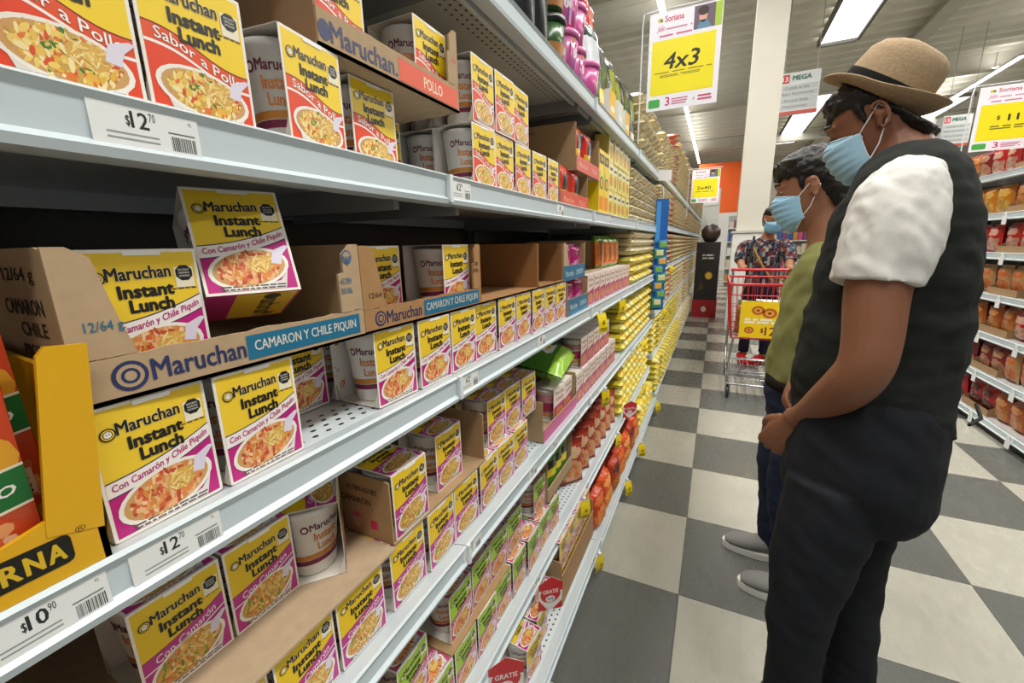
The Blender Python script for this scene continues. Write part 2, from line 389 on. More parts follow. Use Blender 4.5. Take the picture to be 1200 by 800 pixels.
# ------------------------------------------------------------------ gondola shelving on the left
XB = -.92       # back panel
DECKZ = [('top', 1.775), ('upper', 1.412), ('middle', 1.066), ('fourth', .712), ('fifth', .338), ('bottom', .083)]
SH = {n: z for n, z in DECKZ}
XF = -.405
def rail_profile(xf):
    return [(xf-.03,-.002),(xf-.004,.004),(xf,.001),(xf-.004,-.006),(xf-.005,-.031),(xf+.001,-.036),(xf-.001,-.043),(xf-.03,-.043)]
def shelf_thing(y0, y1, z, xf, label, name='gondola_shelf', back=XB, sgn=1, group=None, wob=0, holes=True, w2='#d3dde0'):
    e = empty(name, label, 'shelf', (0, y0, z), group=group)
    L = y1-y0
    d = MB(); d.box((back+.02, .002, -.018), (xf-.028, L-.002, -.002), w2)
    d.box((back+.02, .002, -.045), (back+.03, L-.002, -.018), w2)
    for yy in (.08, L-.09): d.box((back+.03, yy, -.055), (xf-.04, yy+.012, -.018), '#8c8f8e')
    d.box((xf-.055, .002, -.04), (xf-.045, L-.002, -.018), w2)
    d.build('deck', 'metal', e)
    MB().prism(rail_profile(xf), 'y', .0012, L-.0012, '#ccd8dc').build('price_rail', 'metal', e)
    if holes:
        h = MB()
        for i in range(int(L/.021)):
            for k in range(4):
                x = xf-.045-.017*k; y = .02+i*.021+(k % 2)*.0105
                h.add([(x+.0032*math.cos(t*PI/3), y+.0046*math.sin(t*PI/3), -.0016) for t in range(6)], [tuple(range(6))], '#23282c')
                h.add([(x-.02+.0032*math.cos(t*PI/3), y+.0046*math.sin(t*PI/3), -.0186) for t in range(6)], [tuple(reversed(range(6)))], '#33383a')
        h.build('perforations', 'metal', e, kind='stuff')
    # end clip where two rails meet
    MB().box((xf-.006, .001, -.040), (xf+.0035, .010, .003), '#e6edee').build('rail_end_cap', 'plastic', e)
    return e
BAYS = [(-.31, .61), (.61, 1.525), (1.525, 2.44), (2.44, 3.355)]
bn = ['nearest bay', 'second bay', 'third bay', 'fourth bay']
gon = empty('gondola', 'tall black-backed steel shelving frame holding the noodle cartons', 'shelving', (XB, 0, 0))
for i, (a, b) in enumerate(BAYS):
    p = MB(); p.box((-.02, a, .02), (0, b, 2.25), '#17191a'); 
    p.build('back_panel', 'metal', gon)
    h = MB()
    for zz in range(0, 60):
        for k in range(int((b-a)/.05)):
            y = a+.03+k*.05; z = .2+zz*.034
            h.add([(.0006, y+.004*math.cos(t*PI/3), z+.004*math.sin(t*PI/3)) for t in range(6)], [tuple(range(6))], '#050505')
    h.build('peg_holes', 'metal', gon, kind='stuff')
    MB().box((-.03, a-.015, 0), (.03, a+.015, 2.25), '#3a3d3e').build('upright', 'metal', gon)
MB().box((0, -.31, .0), (.50, 3.355, .025), '#4c4f50').build('kick_plate', 'metal', gon)
for i, (a, b) in enumerate(BAYS):
    for n, z in DECKZ:
        xf = -.345 if n == 'bottom' else XF
        shelf_thing(a, b, z, xf, 'pale steel %s shelf in the %s of the left shelving' % (n, bn[i]), holes=i < 2 or n in ('bottom',))
# the run beyond the blue strip
g2 = empty('gondola', 'long far shelving frame packed with pasta bags beyond the blue strip', 'shelving', (XB, 3.4, 0))
MB().box((-.02, 0, 0), (0, 9.0, 2.12), '#3b3a36').build('back_panel', 'metal', g2)
MB().box((0, 0, 0), (.50, 9.0, .04), '#4c4f50').build('kick_plate', 'metal', g2)
for k in range(10): MB().box((-.03, k*.98, 0), (.02, k*.98+.03, 2.12), '#55585a').build('upright', 'metal', g2)
FARZ = [.10, .42, .76, 1.10, 1.44, 1.80]
for j, z in enumerate(FARZ):
    for k in range(3):
        shelf_thing(3.4+3*k, 6.4+3*k, z, -.36 if j == 0 else -.40, 'pale steel shelf of the far pasta run, level %s, section %s' % (['bottom','second','third','fourth','fifth','top'][j], ['nearest','middle','farthest'][k]), holes=False)

# ------------------------------------------------------------------ noodle cup cartons
CW, CD, CH = .088, .090, .116
def carton_proto(kind, lab):
    e = empty('noodle_carton', lab, 'noodle carton')
    t = .0007; x0, x1 = -CD/2, CD/2; y0, y1 = -CW/2, CW/2
    s = MB(); kc = '#b79a78'
    s.box((x1-t, y0, 0), (x1, y1, CH), '#efe9df'); s.box((x0, y0, 0), (x0+t, y1, CH), '#efe9df')
    s.box((x0, y0, 0), (x1, y1, t), '#efe9df'); s.box((x0, y0, CH-t), (x1, y1, CH), '#efe9df')
    # small corner gussets beside the cup
    for yy in (y0, y1):
        for (a, b) in ((x1-.012, x1), (x0, x0+.012)):
            s.add([(a, yy, 0), (b, yy, 0), (b if b == x1 else a, yy, .03)], [(0,1,2)], '#e2d8ca')
    s.build('sleeve', 'print', e)
    a = ARTS[kind]
    m = a.mb(front_map(x1+.0002, y0, 0), CW, CH); m.build('front_print', 'print', e)
    a2 = Art(); a2.p = a.p
    a2.mb(top_map(CH+.0002, x1, y0), CW, CD).build('top_print', 'print', e)
    b = Art(); b.rect((0,0),(1,1), {'pollo':'#e9441f','chile':'#c2197e','camaron':'#c0358e','habanero':'#a9cf3a'}[kind], 0)
    b.rect((.03,.3),(.97,.97),{'pollo':'#f6d21f','chile':'#f4ce33','camaron':'#f0c91d','habanero':'#8fbf3a'}[kind],1)
    b.text('Maruchan', .08, .75, .6, .85, '#26221c', 2, .03); b.ell(.85,.7,.1,.1,'#26221c',2,10)
    b.mb(lambda u, v, z: (x0+u*1.0, y0+v*1.0, -.0001-z), CD, CW).build('bottom_print', 'print', e)
    c = MB(); wh = '#e9e5dd'
    prof = [(.0, .002), (.0310, .002), (.0325, .004), (.0425, .100), (.0438, .101), (.0438, .107), (.0425, .109), (.040, .109), (0, .1085)]
    cc = [wh]*8
    c.lathe(prof, wh, 28)
    cup = c.build('cup', 'foam', e)
    # printing on the cup: name, and the two painted bands
    p = Art()
    cr = lambda z: .0325+(.0425-.0325)*(z-.004)/.096+.0002
    def cyl(off):
        def fn(u, v, l):
            z = .004+v; r = cr(z)+l; t = off+u/.0375; return (r*math.sin(t), -r*math.cos(t), z)
        return fn
    wv = lambda u: .0015*math.sin(u*9)
    for k in range(24):
        u0, u1 = -.118+k*.0098, -.118+(k+1)*.0098
        f = lambda u: .0025*math.sin(u*26)
        for (v0, v1, cl) in ((.026,.034,'#c98335'),(.017,.025,'#7a2347')):
            p.poly([(u0,v0+f(u0)),(u1,v0+f(u1)),(u1,v1+f(u1)),(u0,v1+f(u0))], cl, 1)
    for o in (.024, .118):
        p.text('Maruchan', o-.020, o+.024, .074, .085, '#6b1f3d', 2, .03); p.ell(o-.0265, .078, .005, .006, '#6b1f3d', 2, 12); p.ell(o-.0265, .078, .003, .0035, '#f0e8dc', 3, 10)
        p.text('Instant', o-.016, o+.018, .056, .069, '#d8843a', 2, .04); p.text('Lunch', o-.012, o+.016, .040, .052, '#d8843a', 2, .04)
    p.lines(-.050, -.018, .04, .08, 7, '#8d7a78', 2); 
    p.mb(cyl(0), eps=.0001).build('cup_print', 'foam', cup)
    return e
PRO = {k: Proto(carton_proto(k, '')) for k in ('pollo','chile','camaron','habanero')}
LOOK = {'pollo':'orange chicken noodle carton', 'chile':'magenta noodle carton', 'camaron':'magenta shrimp noodle carton', 'habanero':'green noodle carton'}
_o = 'first second third fourth fifth sixth seventh eighth ninth'.split()
ORD = _o+'tenth eleventh twelfth thirteenth fourteenth fifteenth sixteenth seventeenth eighteenth nineteenth twentieth'.split()
for _t in ('twenty','thirty','forty','fifty'): ORD += [_t+'-'+q for q in _o]+[{'twenty':'thirtieth','thirty':'fortieth','forty':'fiftieth','fifty':'sixtieth'}[_t]]
def put_carton(kind, yl, z, xf=-.43, label='', group='', rz=0, ry=0, rx=0):
    """yl: left edge along the shelf; xf: plane of its front"""
    return PRO[kind].put((xf-CD/2, yl+CW/2, z), (rx, ry, rz), LOOK[kind]+', '+label, group)
def row(kind, ys, z, xf, where, group, back=0):
    n = len(ys)
    for i, y in enumerate(ys):
        put_carton(kind, y, z, xf+random.uniform(-.004, .003), '%s along %s' % (ORD[i], where), group, rz=random.uniform(-.04, .04))
        for b in range(back):
            put_carton(kind, y+random.uniform(-.002, .002), z, xf-.094*(b+1), 'behind the %s of %s' % (ORD[i], where), group+', behind')
G = .0008
# upper shelf: chicken cartons
zA = SH['upper']
put_carton('pollo', .123, zA, -.425, 'nearest on the upper shelf, beside the yellow tray', 'chicken cartons on the upper shelf')
put_carton('pollo', .214, zA, -.425, 'right of the nearest one above the first price label', 'chicken cartons on the upper shelf')
put_carton('pollo', .334, zA, -.428, 'third along, alone in front of its cup under the cardboard tray', 'chicken cartons on the upper shelf', rz=.12)
put_carton('pollo', .470, zA, -.462, 'set back under the cardboard tray, its top in shade', 'chicken cartons on the upper shelf')
put_carton('pollo', .375, zA, -.565, 'deep behind the third one of the upper shelf', 'chicken cartons on the upper shelf')
put_carton('pollo', .600, zA, -.56, 'deep in the shade left of the bare cup', 'chicken cartons on the upper shelf')
row('pollo', [.742, .835, .935, 1.035, 1.135], zA, -.43, 'the second upper-shelf row', 'chicken cartons in the second row of the upper shelf', 1)
row('pollo', [.745, .836, .926], zA+CH+.0015, -.43, 'the stack above the second upper-shelf row', 'chicken cartons stacked above the second upper row', 1)
# middle shelf
zB = SH['middle']
put_carton('chile', .124, zB, -.43, 'nearest on the middle shelf, under the torn cardboard tray', 'chile cartons on the middle shelf', rz=.05)
put_carton('chile', .219, zB, -.43, 'second on the middle shelf, left of the gap', 'chile cartons on the middle shelf', rz=.03)
put_carton('chile', .345, zB, -.53, 'set back in shade behind the gap of the middle shelf', 'chile cartons on the middle shelf')
put_carton('chile', .462, zB, -.585, 'set far back in the gap of the middle shelf', 'chile cartons on the middle shelf')
row('chile', [.444+.0955*k for k in range(9)], zB, -.432, 'the long row past the middle-shelf gap', 'chile cartons in the long middle row', 1)
# fourth shelf: shrimp cartons
zC = SH['fourth']
row('camaron', [.045, .136, .228, .322, .430, .525, .620, .716, .810, .905], zC, -.435, 'the lower row on the fourth shelf', 'shrimp cartons in the lower row of the fourth shelf', 1)
row('camaron', [.800, .892, .985], zC+CH+.0015, -.450, 'the middle layer beyond the fourth-shelf kraft case', 'shrimp cartons stacked on the fourth shelf', 1)
0 and row('camaron', [.775, .868], zC+2*(CH+.0015), -.475, 'the top layer beyond the fourth-shelf kraft case', 'shrimp cartons stacked on the fourth shelf, top')
# fifth shelf: green cartons
zD = SH['fifth']
row('habanero', [.02, .115, .21, .305, .40, .495, .59, .685, .78, .875, .97, 1.065, 1.16], zD, -.435, 'the lower row on the fifth shelf', 'green cartons in the lower row of the fifth shelf', 0)
row('habanero', [.17, .43, .60, .695, .79, .885, 1.07], zD+CH+.0055, -.45, 'the second layer on the fifth shelf', 'green cartons stacked on the fifth shelf', 0)
# bottom shelf
zE = SH['bottom']
put_carton('chile', .86, zE, -.385, 'front one on the bottom shelf above the perforated strip', 'cartons on the bottom shelf', rz=-.1)
put_carton('chile', .955, zE, -.40, 'second along on the bottom shelf', 'cartons on the bottom shelf')
put_carton('chile', 1.045, zE, -.42, 'third along on the bottom shelf, set back a little', 'cartons on the bottom shelf')
put_carton('pollo', .75, zE, -.47, 'deep at the near end of the bottom shelf', 'cartons on the bottom shelf')
put_carton('chile', 1.00, zE+CH+.0005, -.425, 'upper one of the nearest bottom-shelf pair', 'cartons on the bottom shelf')

# ------------------------------------------------------------------ cardboard trays
def tray(label, group, y0, y1, z, xf=-.43, depth=.28, h=.12, hf=.038, pw=(.03, .03), art=None, side=None, post=None, floor='#b39b7c', frontcol='#b79d7c', name='cardboard_tray', back=True, left=True, right=True, kr='#b0946f'):
    L = y1-y0; t = .0035
    e = empty(name, label, 'cardboard tray', (xf, y0, z+.0006), group=group)
    MB().box((-depth, 0, 0), (0, L, t), floor).build('tray_floor', 'kraft', e)
    if back: MB().box((-depth, t, t), (-depth+t, L-t, h), kr).build('back_panel', 'kraft', e)
    sp = None
    for (ok, ya) in ((left, 0), (right, L-t)):
        if not ok: continue
        s = MB(); s.prism([(-depth, t), (-t, t), (-t, h-.002), (-.012, h), (-depth, h)], 'y', ya, ya+t, kr)
        q = s.build('side_panel', 'kraft', e)
        if sp is None: sp = q
    if hf:
        n = max(6, int(L/.012)); top = [(L*i/n, hf+random.uniform(-.0012, .0012)) for i in range(n+1)]
        MB().prism([(0, 0)]+[(L, 0)]+[(p[0], p[1]) for p in reversed(top)], 'x', -t, 0, frontcol).build('front_panel', 'kraft', e)
    if pw[0]:
        pts = [(0, hf), (pw[0]*1.15, hf), (pw[0]*.95, hf+.03), (pw[0]*.7, h-.008), (pw[0]*.35, h), (0, h)]
        MB().prism(pts, 'x', -t, 0, frontcol).build('corner_flap', 'kraft', e)
    if pw[1]:
        pts = [(L, hf), (L, h), (L-pw[1]*.35, h), (L-pw[1]*.75, h-.012), (L-pw[1]*.75, hf+.05), (L-pw[1], hf+.048), (L-pw[1], hf)]
        MB().prism(pts, 'x', -t, 0, frontcol).build('corner_flap', 'kraft', e)
    if art: art.mb(front_map(.0003, 0, 0)).build('front_print', 'print', e)
    if side: side.mb(side_map(-.0003, -depth, 0)).build('side_print', 'print', e)
    return e
NV = '#2b3560'; TEAL = '#1f6f92'
a = Art(); L = .292
a.ell(.033, .019, .0125, .0125, NV, 1, 20); a.ell(.033, .019, .0095, .0095, '#b79d7c', 2, 18); a.ell(.033, .019, .0065, .0065, NV, 3, 16); a.ell(.033, .019, .0042, .0042, '#b79d7c', 4, 14)
a.text('Maruchan', .048, .128, .011, .029, NV, 2, .03); a.rect((.13, .007), (.283, .032), TEAL, 1); a.text('CAMARON Y CHILE PIQUIN', .138, .276, .013, .026, '#ddd6c6', 2, .02)
a.text('12/64 g', .012, .036, .056, .066, TEAL, 2, .01)
a.text('41789', .258, .276, .072, .080, TEAL, 2, .01); a.text('00186', .258, .276, .060, .068, TEAL, 2, .01)
a.ell(.272, .106, .008, .009, '#46628a', 1, 14); a.ell(.272, .106, .0062, .007, '#b79d7c', 2, 14); a.poly([(.265,.107),(.279,.107),(.272,.095)], '#46628a', 3); a.text('KK', .268, .276, .104, .109, '#b79d7c', 4, .01)
sd = Art(); sd.text('12/64 g', .205, .262, .095, .108, '#3c3128', 1, .02); sd.text('CAMARON', .195, .265, .072, .084, '#3c3128', 1, .03); sd.text('CHILE', .215, .262, .055, .066, '#3c3128', 1, .03); sd.text('PIQUIN', .21, .264, .037, .048, '#3c3128', 1, .03); sd.rect((.25,.004),(.275,.02), TEAL, 1)
tray('torn kraft tray with blue printed band and tall left corner, on the nearest magenta cartons', 'kraft trays on the middle shelf', .127, .419, zB+CH+.001, -.425, .285, .122, .037, (.036, .036), a, sd)
zt = zB+CH+.0055
put_carton('chile', .150, zt, -.450, 'standing inside the nearest kraft tray behind its corner', 'cartons in the nearest kraft tray')
put_carton('chile', .250, zt+.052, -.425, 'tipped back on top of the nearest kraft tray', 'cartons in the nearest kraft tray', ry=-.40, rz=-.34)
# second tray
a = Art(); a.ell(.03,.018,.011,.011,NV,1,18); a.ell(.03,.018,.0085,.0085,'#a98157',2,16); a.ell(.03,.018,.006,.006,NV,3,14); a.ell(.03,.018,.004,.004,'#a98157',4,12)
a.text('Maruchan', .043, .125, .009, .027, NV, 2, .02); a.rect((.132,.006),(.312,.031), TEAL, 1); a.text('CAMARON Y CHILE PIQUIN', .138, .306, .011, .026, '#cfc8b4', 2, .02); a.text('12/64 g', .012, .045, .046, .056, '#4a3a2a', 2, .01)
a.text('41789', .293, .312, .078, .086, '#4a3a2a', 2, .01); a.text('00186', .293, .312, .066, .074, '#4a3a2a', 2, .01)
sd = Art(); sd.rect((.235,.01),(.27,.032), TEAL, 1); sd.text('41789', .23, .262, .098, .108, '#3c3128', 1, .02)
tray('brown kraft tray with cups in it, second along the middle shelf', 'kraft trays on the middle shelf', .423, .742, zB+CH+.001, -.428, .28, .12, .034, (.040, .026), a, sd, kr='#a07a50', frontcol='#a98157', floor='#a17c55')
put_carton('chile', .500, zt, -.50, 'left one inside the second kraft tray', 'cartons in the second kraft tray')
put_carton('chile', .640, zt, -.445, 'right one inside the second kraft tray', 'cartons in the second kraft tray')
tray('empty brown kraft tray lying open, third along the middle shelf', 'kraft trays on the middle shelf', .748, 1.060, zB+CH+.001, -.428, .28, .12, .004, (0, 0), None, Art().rect((.235,.02),(.27,.045), TEAL, 1), kr='#a27245', frontcol='#a97d50', floor='#a97f55')
tray('empty brown kraft tray with bare front, fourth along the middle shelf', 'kraft trays on the middle shelf', 1.064, 1.262, zB+CH+.001, -.428, .28, .12, .008, (0, 0), None, None, kr='#9a6d43', frontcol='#a97d50', floor='#a07850')
a = Art(); a.rect((0,0),(.235,.048), TEAL, 1); a.text('Maruchan', .02, .1, .014, .032, '#bcd6de', 2, .02); a.text('CAMARON', .13, .21, .014, .032, '#bcd6de', 2, .02)
tray('kraft case with blue front label and magenta packs, on the middle shelf', 'kraft trays on the middle shelf', 1.268, 1.505, zB+CH+.001, -.428, .28, .12, .048, (.045, .004), a, Art().rect((.23,.03),(.26,.055), TEAL, 1).text('41789', .2, .235, .1, .108, '#3c3128', 1, .01))
# low blue tray below it
a = Art(); a.rect((0,0),(.235,.055), TEAL, 1); a.text('Maruchan', .02, .1, .018, .036, '#bcd6de', 2, .02); a.text('CAMARON', .13, .21, .018, .036, '#bcd6de', 2, .02)
tray('kraft tray with blue front label standing right on the middle shelf', 'kraft trays on the middle shelf', 1.308, 1.55, zB, -.425, .26, .11, .055, (0, 0), a, None)
# upper shelf trays
a = Art(); a.text('Maruchan.', .018, .135, .008, .030, NV, 2, .03); a.rect((.139, .005), (.292, .034), '#e5532b', 1); a.text('POLLO', .197, .246, .011, .027, '#f0d9bc', 2, .03)
a.ell(.009, .018, .009, .011, NV, 1, 14); a.text('12/64', .278, .292, .075, .082, '#e5532b', 2, .01)
tray('kraft tray with orange label, resting on the cartons of the upper shelf', 'kraft trays on the upper shelf', .398, .695, zA+CH+.001, -.43, .28, .125, .040, (0, .030), a, None, kr='#9c8063')
put_carton('pollo', .405, zA+CH+.0055, -.448, 'inside the orange-labelled tray, left one', 'cartons in the orange-labelled tray')
put_carton('pollo', .600, zA+CH+.0055, -.448, 'inside the orange-labelled tray, right one with its cup bare', 'cartons in the orange-labelled tray')
for k, (y0, z0, dy, w_) in enumerate(((1.24, zA+.0, .30, 0), (1.395, zA+.1215, .29, 1))):
    a = Art(); a.rect((0,0),(dy,.045), '#d6472a', 1); a.text('Maruchan', .03, .13, .014, .03, '#efb79c', 2, .01); a.text('POLLO', .19, .26, .014, .03, '#efb79c', 2, .01)
    s_ = Art(); s_.ell(.16,.045,.026,.026,'#cf4a2c',1,18); s_.ell(.16,.045,.021,.021,'#b0946f',2,18); s_.ell(.16,.045,.011,.011,'#cf4a2c',3,12); s_.rect((.215,.03),(.235,.055),'#cf4a2c',1); s_.text('41789-00185', .17,.235,.12,.13,'#4a3a2a',1,.01)
    tray(['kraft tray with red-orange front label standing on the upper shelf','tall kraft case with red-orange front, raised above the upper shelf row'][k], 'red fronted cases on the upper shelf', y0, y0+dy, z0, -.43, .30 if not k else .38, .12 if not k else .145, .045, (0, .0), a, s_ if k else None)
# something for the raised case to stand on
for i in range(3): put_carton('pollo', 1.40+.093*i if i else 1.25, zA+.005 if not i else zA+.0045, -.455, 'in the red-fronted tray, %s' % ORD[i], 'cartons in the red fronted trays') if i == 0 else None
# fourth shelf trays
tray('wide torn kraft tray with a bare floor, on the nearest cartons of the fourth shelf', 'kraft trays on the fourth shelf', .06, .437, zC+CH+.001, -.425, .30, .115, .0, (0, 0), None, Art().text('CAMARON', .19,.26,.07,.085,'#5a2030',1,.03).text('41789', .2,.25,.04,.05,'#5a2030',1,.02), floor='#b7a083', right=False)
for i, y in enumerate((.070, .140, .232)):
    put_carton('camaron', (.045, .140, .232)[i], zC+CH+.0055, -.500, '%s inside the wide torn tray' % ORD[i], 'cartons in the wide torn tray') if i else None
put_carton('camaron', .318, zC+CH+.0055, -.475, 'turned so its cup shows, right end of the wide torn tray', 'cartons in the wide torn tray', rz=.85)
s_ = Art(); s_.text('41789-00185', .205, .270, .082, .092, '#4a2a26', 1, .02); s_.text('CAMARON', .190, .255, .060, .071, '#4a2a26', 1, .03); s_.rect((.178,.018),(.192,.034),'#c8275c',1); s_.rect((.252,.018),(.266,.034),'#c8275c',1)
s_.ell(.222,.026,.013,.017,'#c8506a',1,18); s_.ell(.222,.026,.011,.0145,'#b0946f',2,16); s_.ell(.222,.036,.008,.005,'#c8506a',3,12); s_.ell(.222,.030,.006,.004,'#b0946f',4,10)
tray('kraft case with printed side holding two cartons, in the middle of the fourth shelf', 'kraft trays on the fourth shelf', .443, .745, zC+CH+.001, -.432, .30, .112, .0, (0, 0), None, s_, floor='#ad8f6c', kr='#ab8a64')
put_carton('camaron', .449, zC+CH+.0055, -.434, 'in the printed kraft case, nearer one', 'cartons in the printed kraft case')
put_carton('camaron', .590, zC+CH+.0055, -.452, 'in the printed kraft case, with its grey cup showing', 'cartons in the printed kraft case')
a = Art(); a.rect((0,0),(.33,.04), '#c9568a', 1)
tray('kraft tray with pink front edge on the fourth shelf', 'kraft trays on the fourth shelf', 1.09, 1.42, zC, -.428, .30, .13, .04, (.0, 0), a, Art().rect((.21,.04),(.235,.065),'#c8275c',1))
# fifth shelf trays
tray('open kraft tray on the green cartons of the fifth shelf', 'kraft trays on the fifth shelf', .58, .86, zD+CH+.0005, -.437, .3, .004, .0, (0, 0), None, None, floor='#ab8a62', back=False, left=False, right=False)
tray('empty kraft box among the green cartons of the fifth shelf', 'kraft trays on the fifth shelf', .17-.02, .41, zD+CH+.0005, -.437, .3, .11, .0, (0, 0), None, None, floor='#a98760')
tray('tall kraft box at the far end of the green cartons', 'kraft trays on the fifth shelf', 1.16, 1.42, zD+CH+.006, -.44, .3, .16, .05, (.0, 0), None, None)
tray('brown kraft box on the bottom shelf behind the red sale card', 'kraft trays on the bottom shelf', 1.15, 1.55, zE, -.385, .3, .17, .12, (0, 0), None, None, frontcol='#a98560')
for i in range(4): put_carton('chile', 1.16+.093*i, zE+.0045, -.400, '%s in the brown box on the bottom shelf' % ORD[i], 'cartons in the brown bottom box')
for i in range(4): put_carton('chile', 1.16+.093*i, zE+.0047+CH, -.400, '%s on the upper layer of the brown bottom box' % ORD[i], 'cartons in the brown bottom box')
# ------------------------------------------------------------------ soft packs
def pillow(w, h, d, art=None, base='#d8c27a', seed=0, seal=.07, nx=10, nz=10, sealcol=None):
    """upright film bag: width along y, height z, thickness x, front at +x; origin bottom centre"""
    r = random.Random(seed); m = MB()
    def th(u, v):
        e = max(0, 1-abs(2*u-1)**3.2)**.6*max(0, 1-abs(2*v-1)**4.5)**.6
        if v < seal or v > 1-seal: e *= .12
        return d/2*max(e, .04)
    wob = [[r.uniform(-.05, .05)*d for _ in range(nx+1)] for _ in range(nz+1)]
    for sg in (1, -1):
        vs = []; fs = []
        for k in range(nz+1):
            for i in range(nx+1):
                u, v = i/nx, k/nz; pin = 1-.06*math.sin(PI*v)**.5
                vs.append((sg*(th(u, v)+(wob[k][i] if 0 < i < nx else 0)), (u-.5)*w*(1.0 if v in (0, 1) else pin), v*h))
        for k in range(nz):
            for i in range(nx):
                q = (k*(nx+1)+i, k*(nx+1)+i+1, (k+1)*(nx+1)+i+1, (k+1)*(nx+1)+i)
                v = (k+.5)/nz; u = (i+.5)/nx
                c = base
                if callable(art): c = art(u, v)
                elif art:
                    for (u0, u1, v0, v1, cc) in art:
                        if u0 <= u <= u1 and v0 <= v <= v1: c = cc
                if sealcol and (v < seal or v > 1-seal): c = sealcol
                m.add([vs[j] for j in (q if sg > 0 else q[::-1])], [(0,1,2,3)], c, False)
    return m
def weld(me):
    bm = bmesh.new(); bm.from_mesh(me); bmesh.ops.remove_doubles(bm, verts=bm.verts, dist=1e-5)
    for f in bm.faces: f.smooth = True
    bm.to_mesh(me); bm.free()
def bag_proto(name, w, h, d, art, base, lab, cat, seed=0, mat='film', sealcol=None, nx=10, nz=10, rot=None):
    o = pillow(w, h, d, art, base, seed, sealcol=sealcol, nx=nx, nz=nz).build(name, mat)
    weld(o.data)
    tag(o, lab, cat); return o

# ---- yellow plastic tray with the tomato pasta pouches, nearest on the middle shelf
YE = '#e0a90c'
e = empty('display_tray', 'yellow display tray with black name plate at the near end of the middle shelf', 'display tray', (-.41, -.25, zB))
MB().box((-.25, 0, 0), (0, .368, .004), YE).build('tray_floor', 'plastic', e)
MB().prism([(0,0),(.368,0),(.368,.060),(.300,.040),(0,.037)], 'x', -.004, 0, YE).build('front_panel', 'plastic', e)
MB().prism([(.338,.040),(.368,.03),(.384,.171),(.362,.173),(.357,.167)], 'x', -.0035, .0005, '#dfa80e').build('corner_flap', 'plastic', e)
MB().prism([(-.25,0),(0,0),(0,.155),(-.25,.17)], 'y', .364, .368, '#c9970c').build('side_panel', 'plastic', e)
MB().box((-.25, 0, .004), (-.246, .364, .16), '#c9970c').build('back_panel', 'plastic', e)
a = Art(); a.rrect((.262,.015),(.349,.037),.004,'#17150d',1)
for i, ch in enumerate('MODERNA'): a.text(ch, .269+i*.0112, .2775+i*.0112, .0195, .0325, '#d8b224', 2, .05)
a.text('®', .352, .358, .034, .039, '#17150d', 2, .01)
a.mb(front_map(.0003, 0, 0)).build('name_plate', 'print', e)
def pouch_proto():
    m = pillow(.150, .195, .022, None, '#c23a1c', 3, nx=14, nz=16); o = m.build('pasta_pouch', 'film'); weld(o.data); tag(o, 'x', 'pasta pouch')
    a = Art(); X0, X1 = -.068, .068
    a.rect((X0,.004),(X1,.165),'#c8441e',0); a.rect((X0,.150),(X1,.190),'#22762f',2); a.poly([(.012,.158),(.030,.158),(.042,.184),(.030,.184)],'#e2d12c',3); a.rect((X0,.147),(X1,.151),'#e6c65a',2.5)
    r = random.Random(5)
    a.ell(-.01,.118,.052,.030,'#d9551f',1,18)
    for i in range(60): a.ell(r.uniform(-.062,.060), r.uniform(.010,.06), r.uniform(.006,.012), .005, r.choice(['#e29a62','#d0603a','#e8b48c','#bb4a2a','#dd7f4f','#c96a3a']), 1.5+i*.008, 8, r.uniform(0,3))
    a.ell(.028,.078,.026,.026,'#d04a22',2.2,14); a.ell(.046,.098,.022,.020,'#e0a02a',2.1,12); a.ell(.034,.072,.018,.016,'#e88a5a',2.4,12)
    a.poly([(.004,.02),(.016,.02),(.024,.075),(.050,.118),(.044,.126),(.012,.092)],'#ded9d4',2.8)
    a.text('at', -.004,.036,.112,.142,'#f4efe8',5,.02,shear=.25); a.text('itos', .020,.046,.098,.110,'#e9efe6',5,.02,shear=.2)
    g = lambda u: .055+.16*u
    a.band(lambda u: g(u)-.004, lambda u: g(u)+.026, '#e6dcc0', 3.4, X0, X1); a.band(lambda u: g(u)-.002, lambda u: g(u)+.024, '#1c6a30', 3.6, X0, X1)
    a.text('Tomate y Pollo', -.060, .062, .003, .018, '#efece0', 5, .01, g, shear=.15)
    a.rect((.034,.014),(.062,.034),'#e9c9a8',3); a.text('CONT.', .036,.060,.026,.031,'#3a1f18',5,.01); a.text('100 g', .036,.060,.015,.024,'#3a1f18',5,.02)
    a.mb(lambda u, v, l: (.0116+l, u, v)).build('pouch_print', 'print', o)
    return Proto(o)
PP = pouch_proto()
PQ = ['tomato pasta pouch at the front right of the yellow tray','tomato pasta pouch standing higher behind the front right one','tomato pasta pouch at the front left of the yellow tray','tomato pasta pouch at the back left of the yellow tray']
for i, (x, y, z, t, rz) in enumerate([(-.432, .022, zB+.0045, .0, 0), (-.462, .038, zB+.045, -.06, 0), (-.430, -.14, zB+.006, .04, 0), (-.462, -.13, zB+.04, -.05, 0)]):
    PP.put((x, y, z), (0, t, rz), PQ[i], 'pasta pouches in the yellow tray')
# yellow tray corner on the upper shelf
e = empty('display_tray', 'yellow display tray cut off at the near end of the upper shelf', 'display tray', (-.40, -.25, zA))
MB().box((-.25, 0, 0), (0, .365, .004), YE).build('tray_floor', 'plastic', e)
MB().prism([(0,.002),(.36,.002),(.366,.02),(.366,.12),(0,.12)], 'x', -.004, 0, '#e2b010').build('front_panel', 'plastic', e)
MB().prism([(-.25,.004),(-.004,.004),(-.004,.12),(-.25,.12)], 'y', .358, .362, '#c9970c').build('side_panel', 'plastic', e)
# things in the dark near end of the fourth shelf
tray('kraft box at the near end of the fourth shelf, half in shade', 'kraft trays on the fourth shelf', -.20, .035, zC, -.44, .3, .2, .1, (0,0))

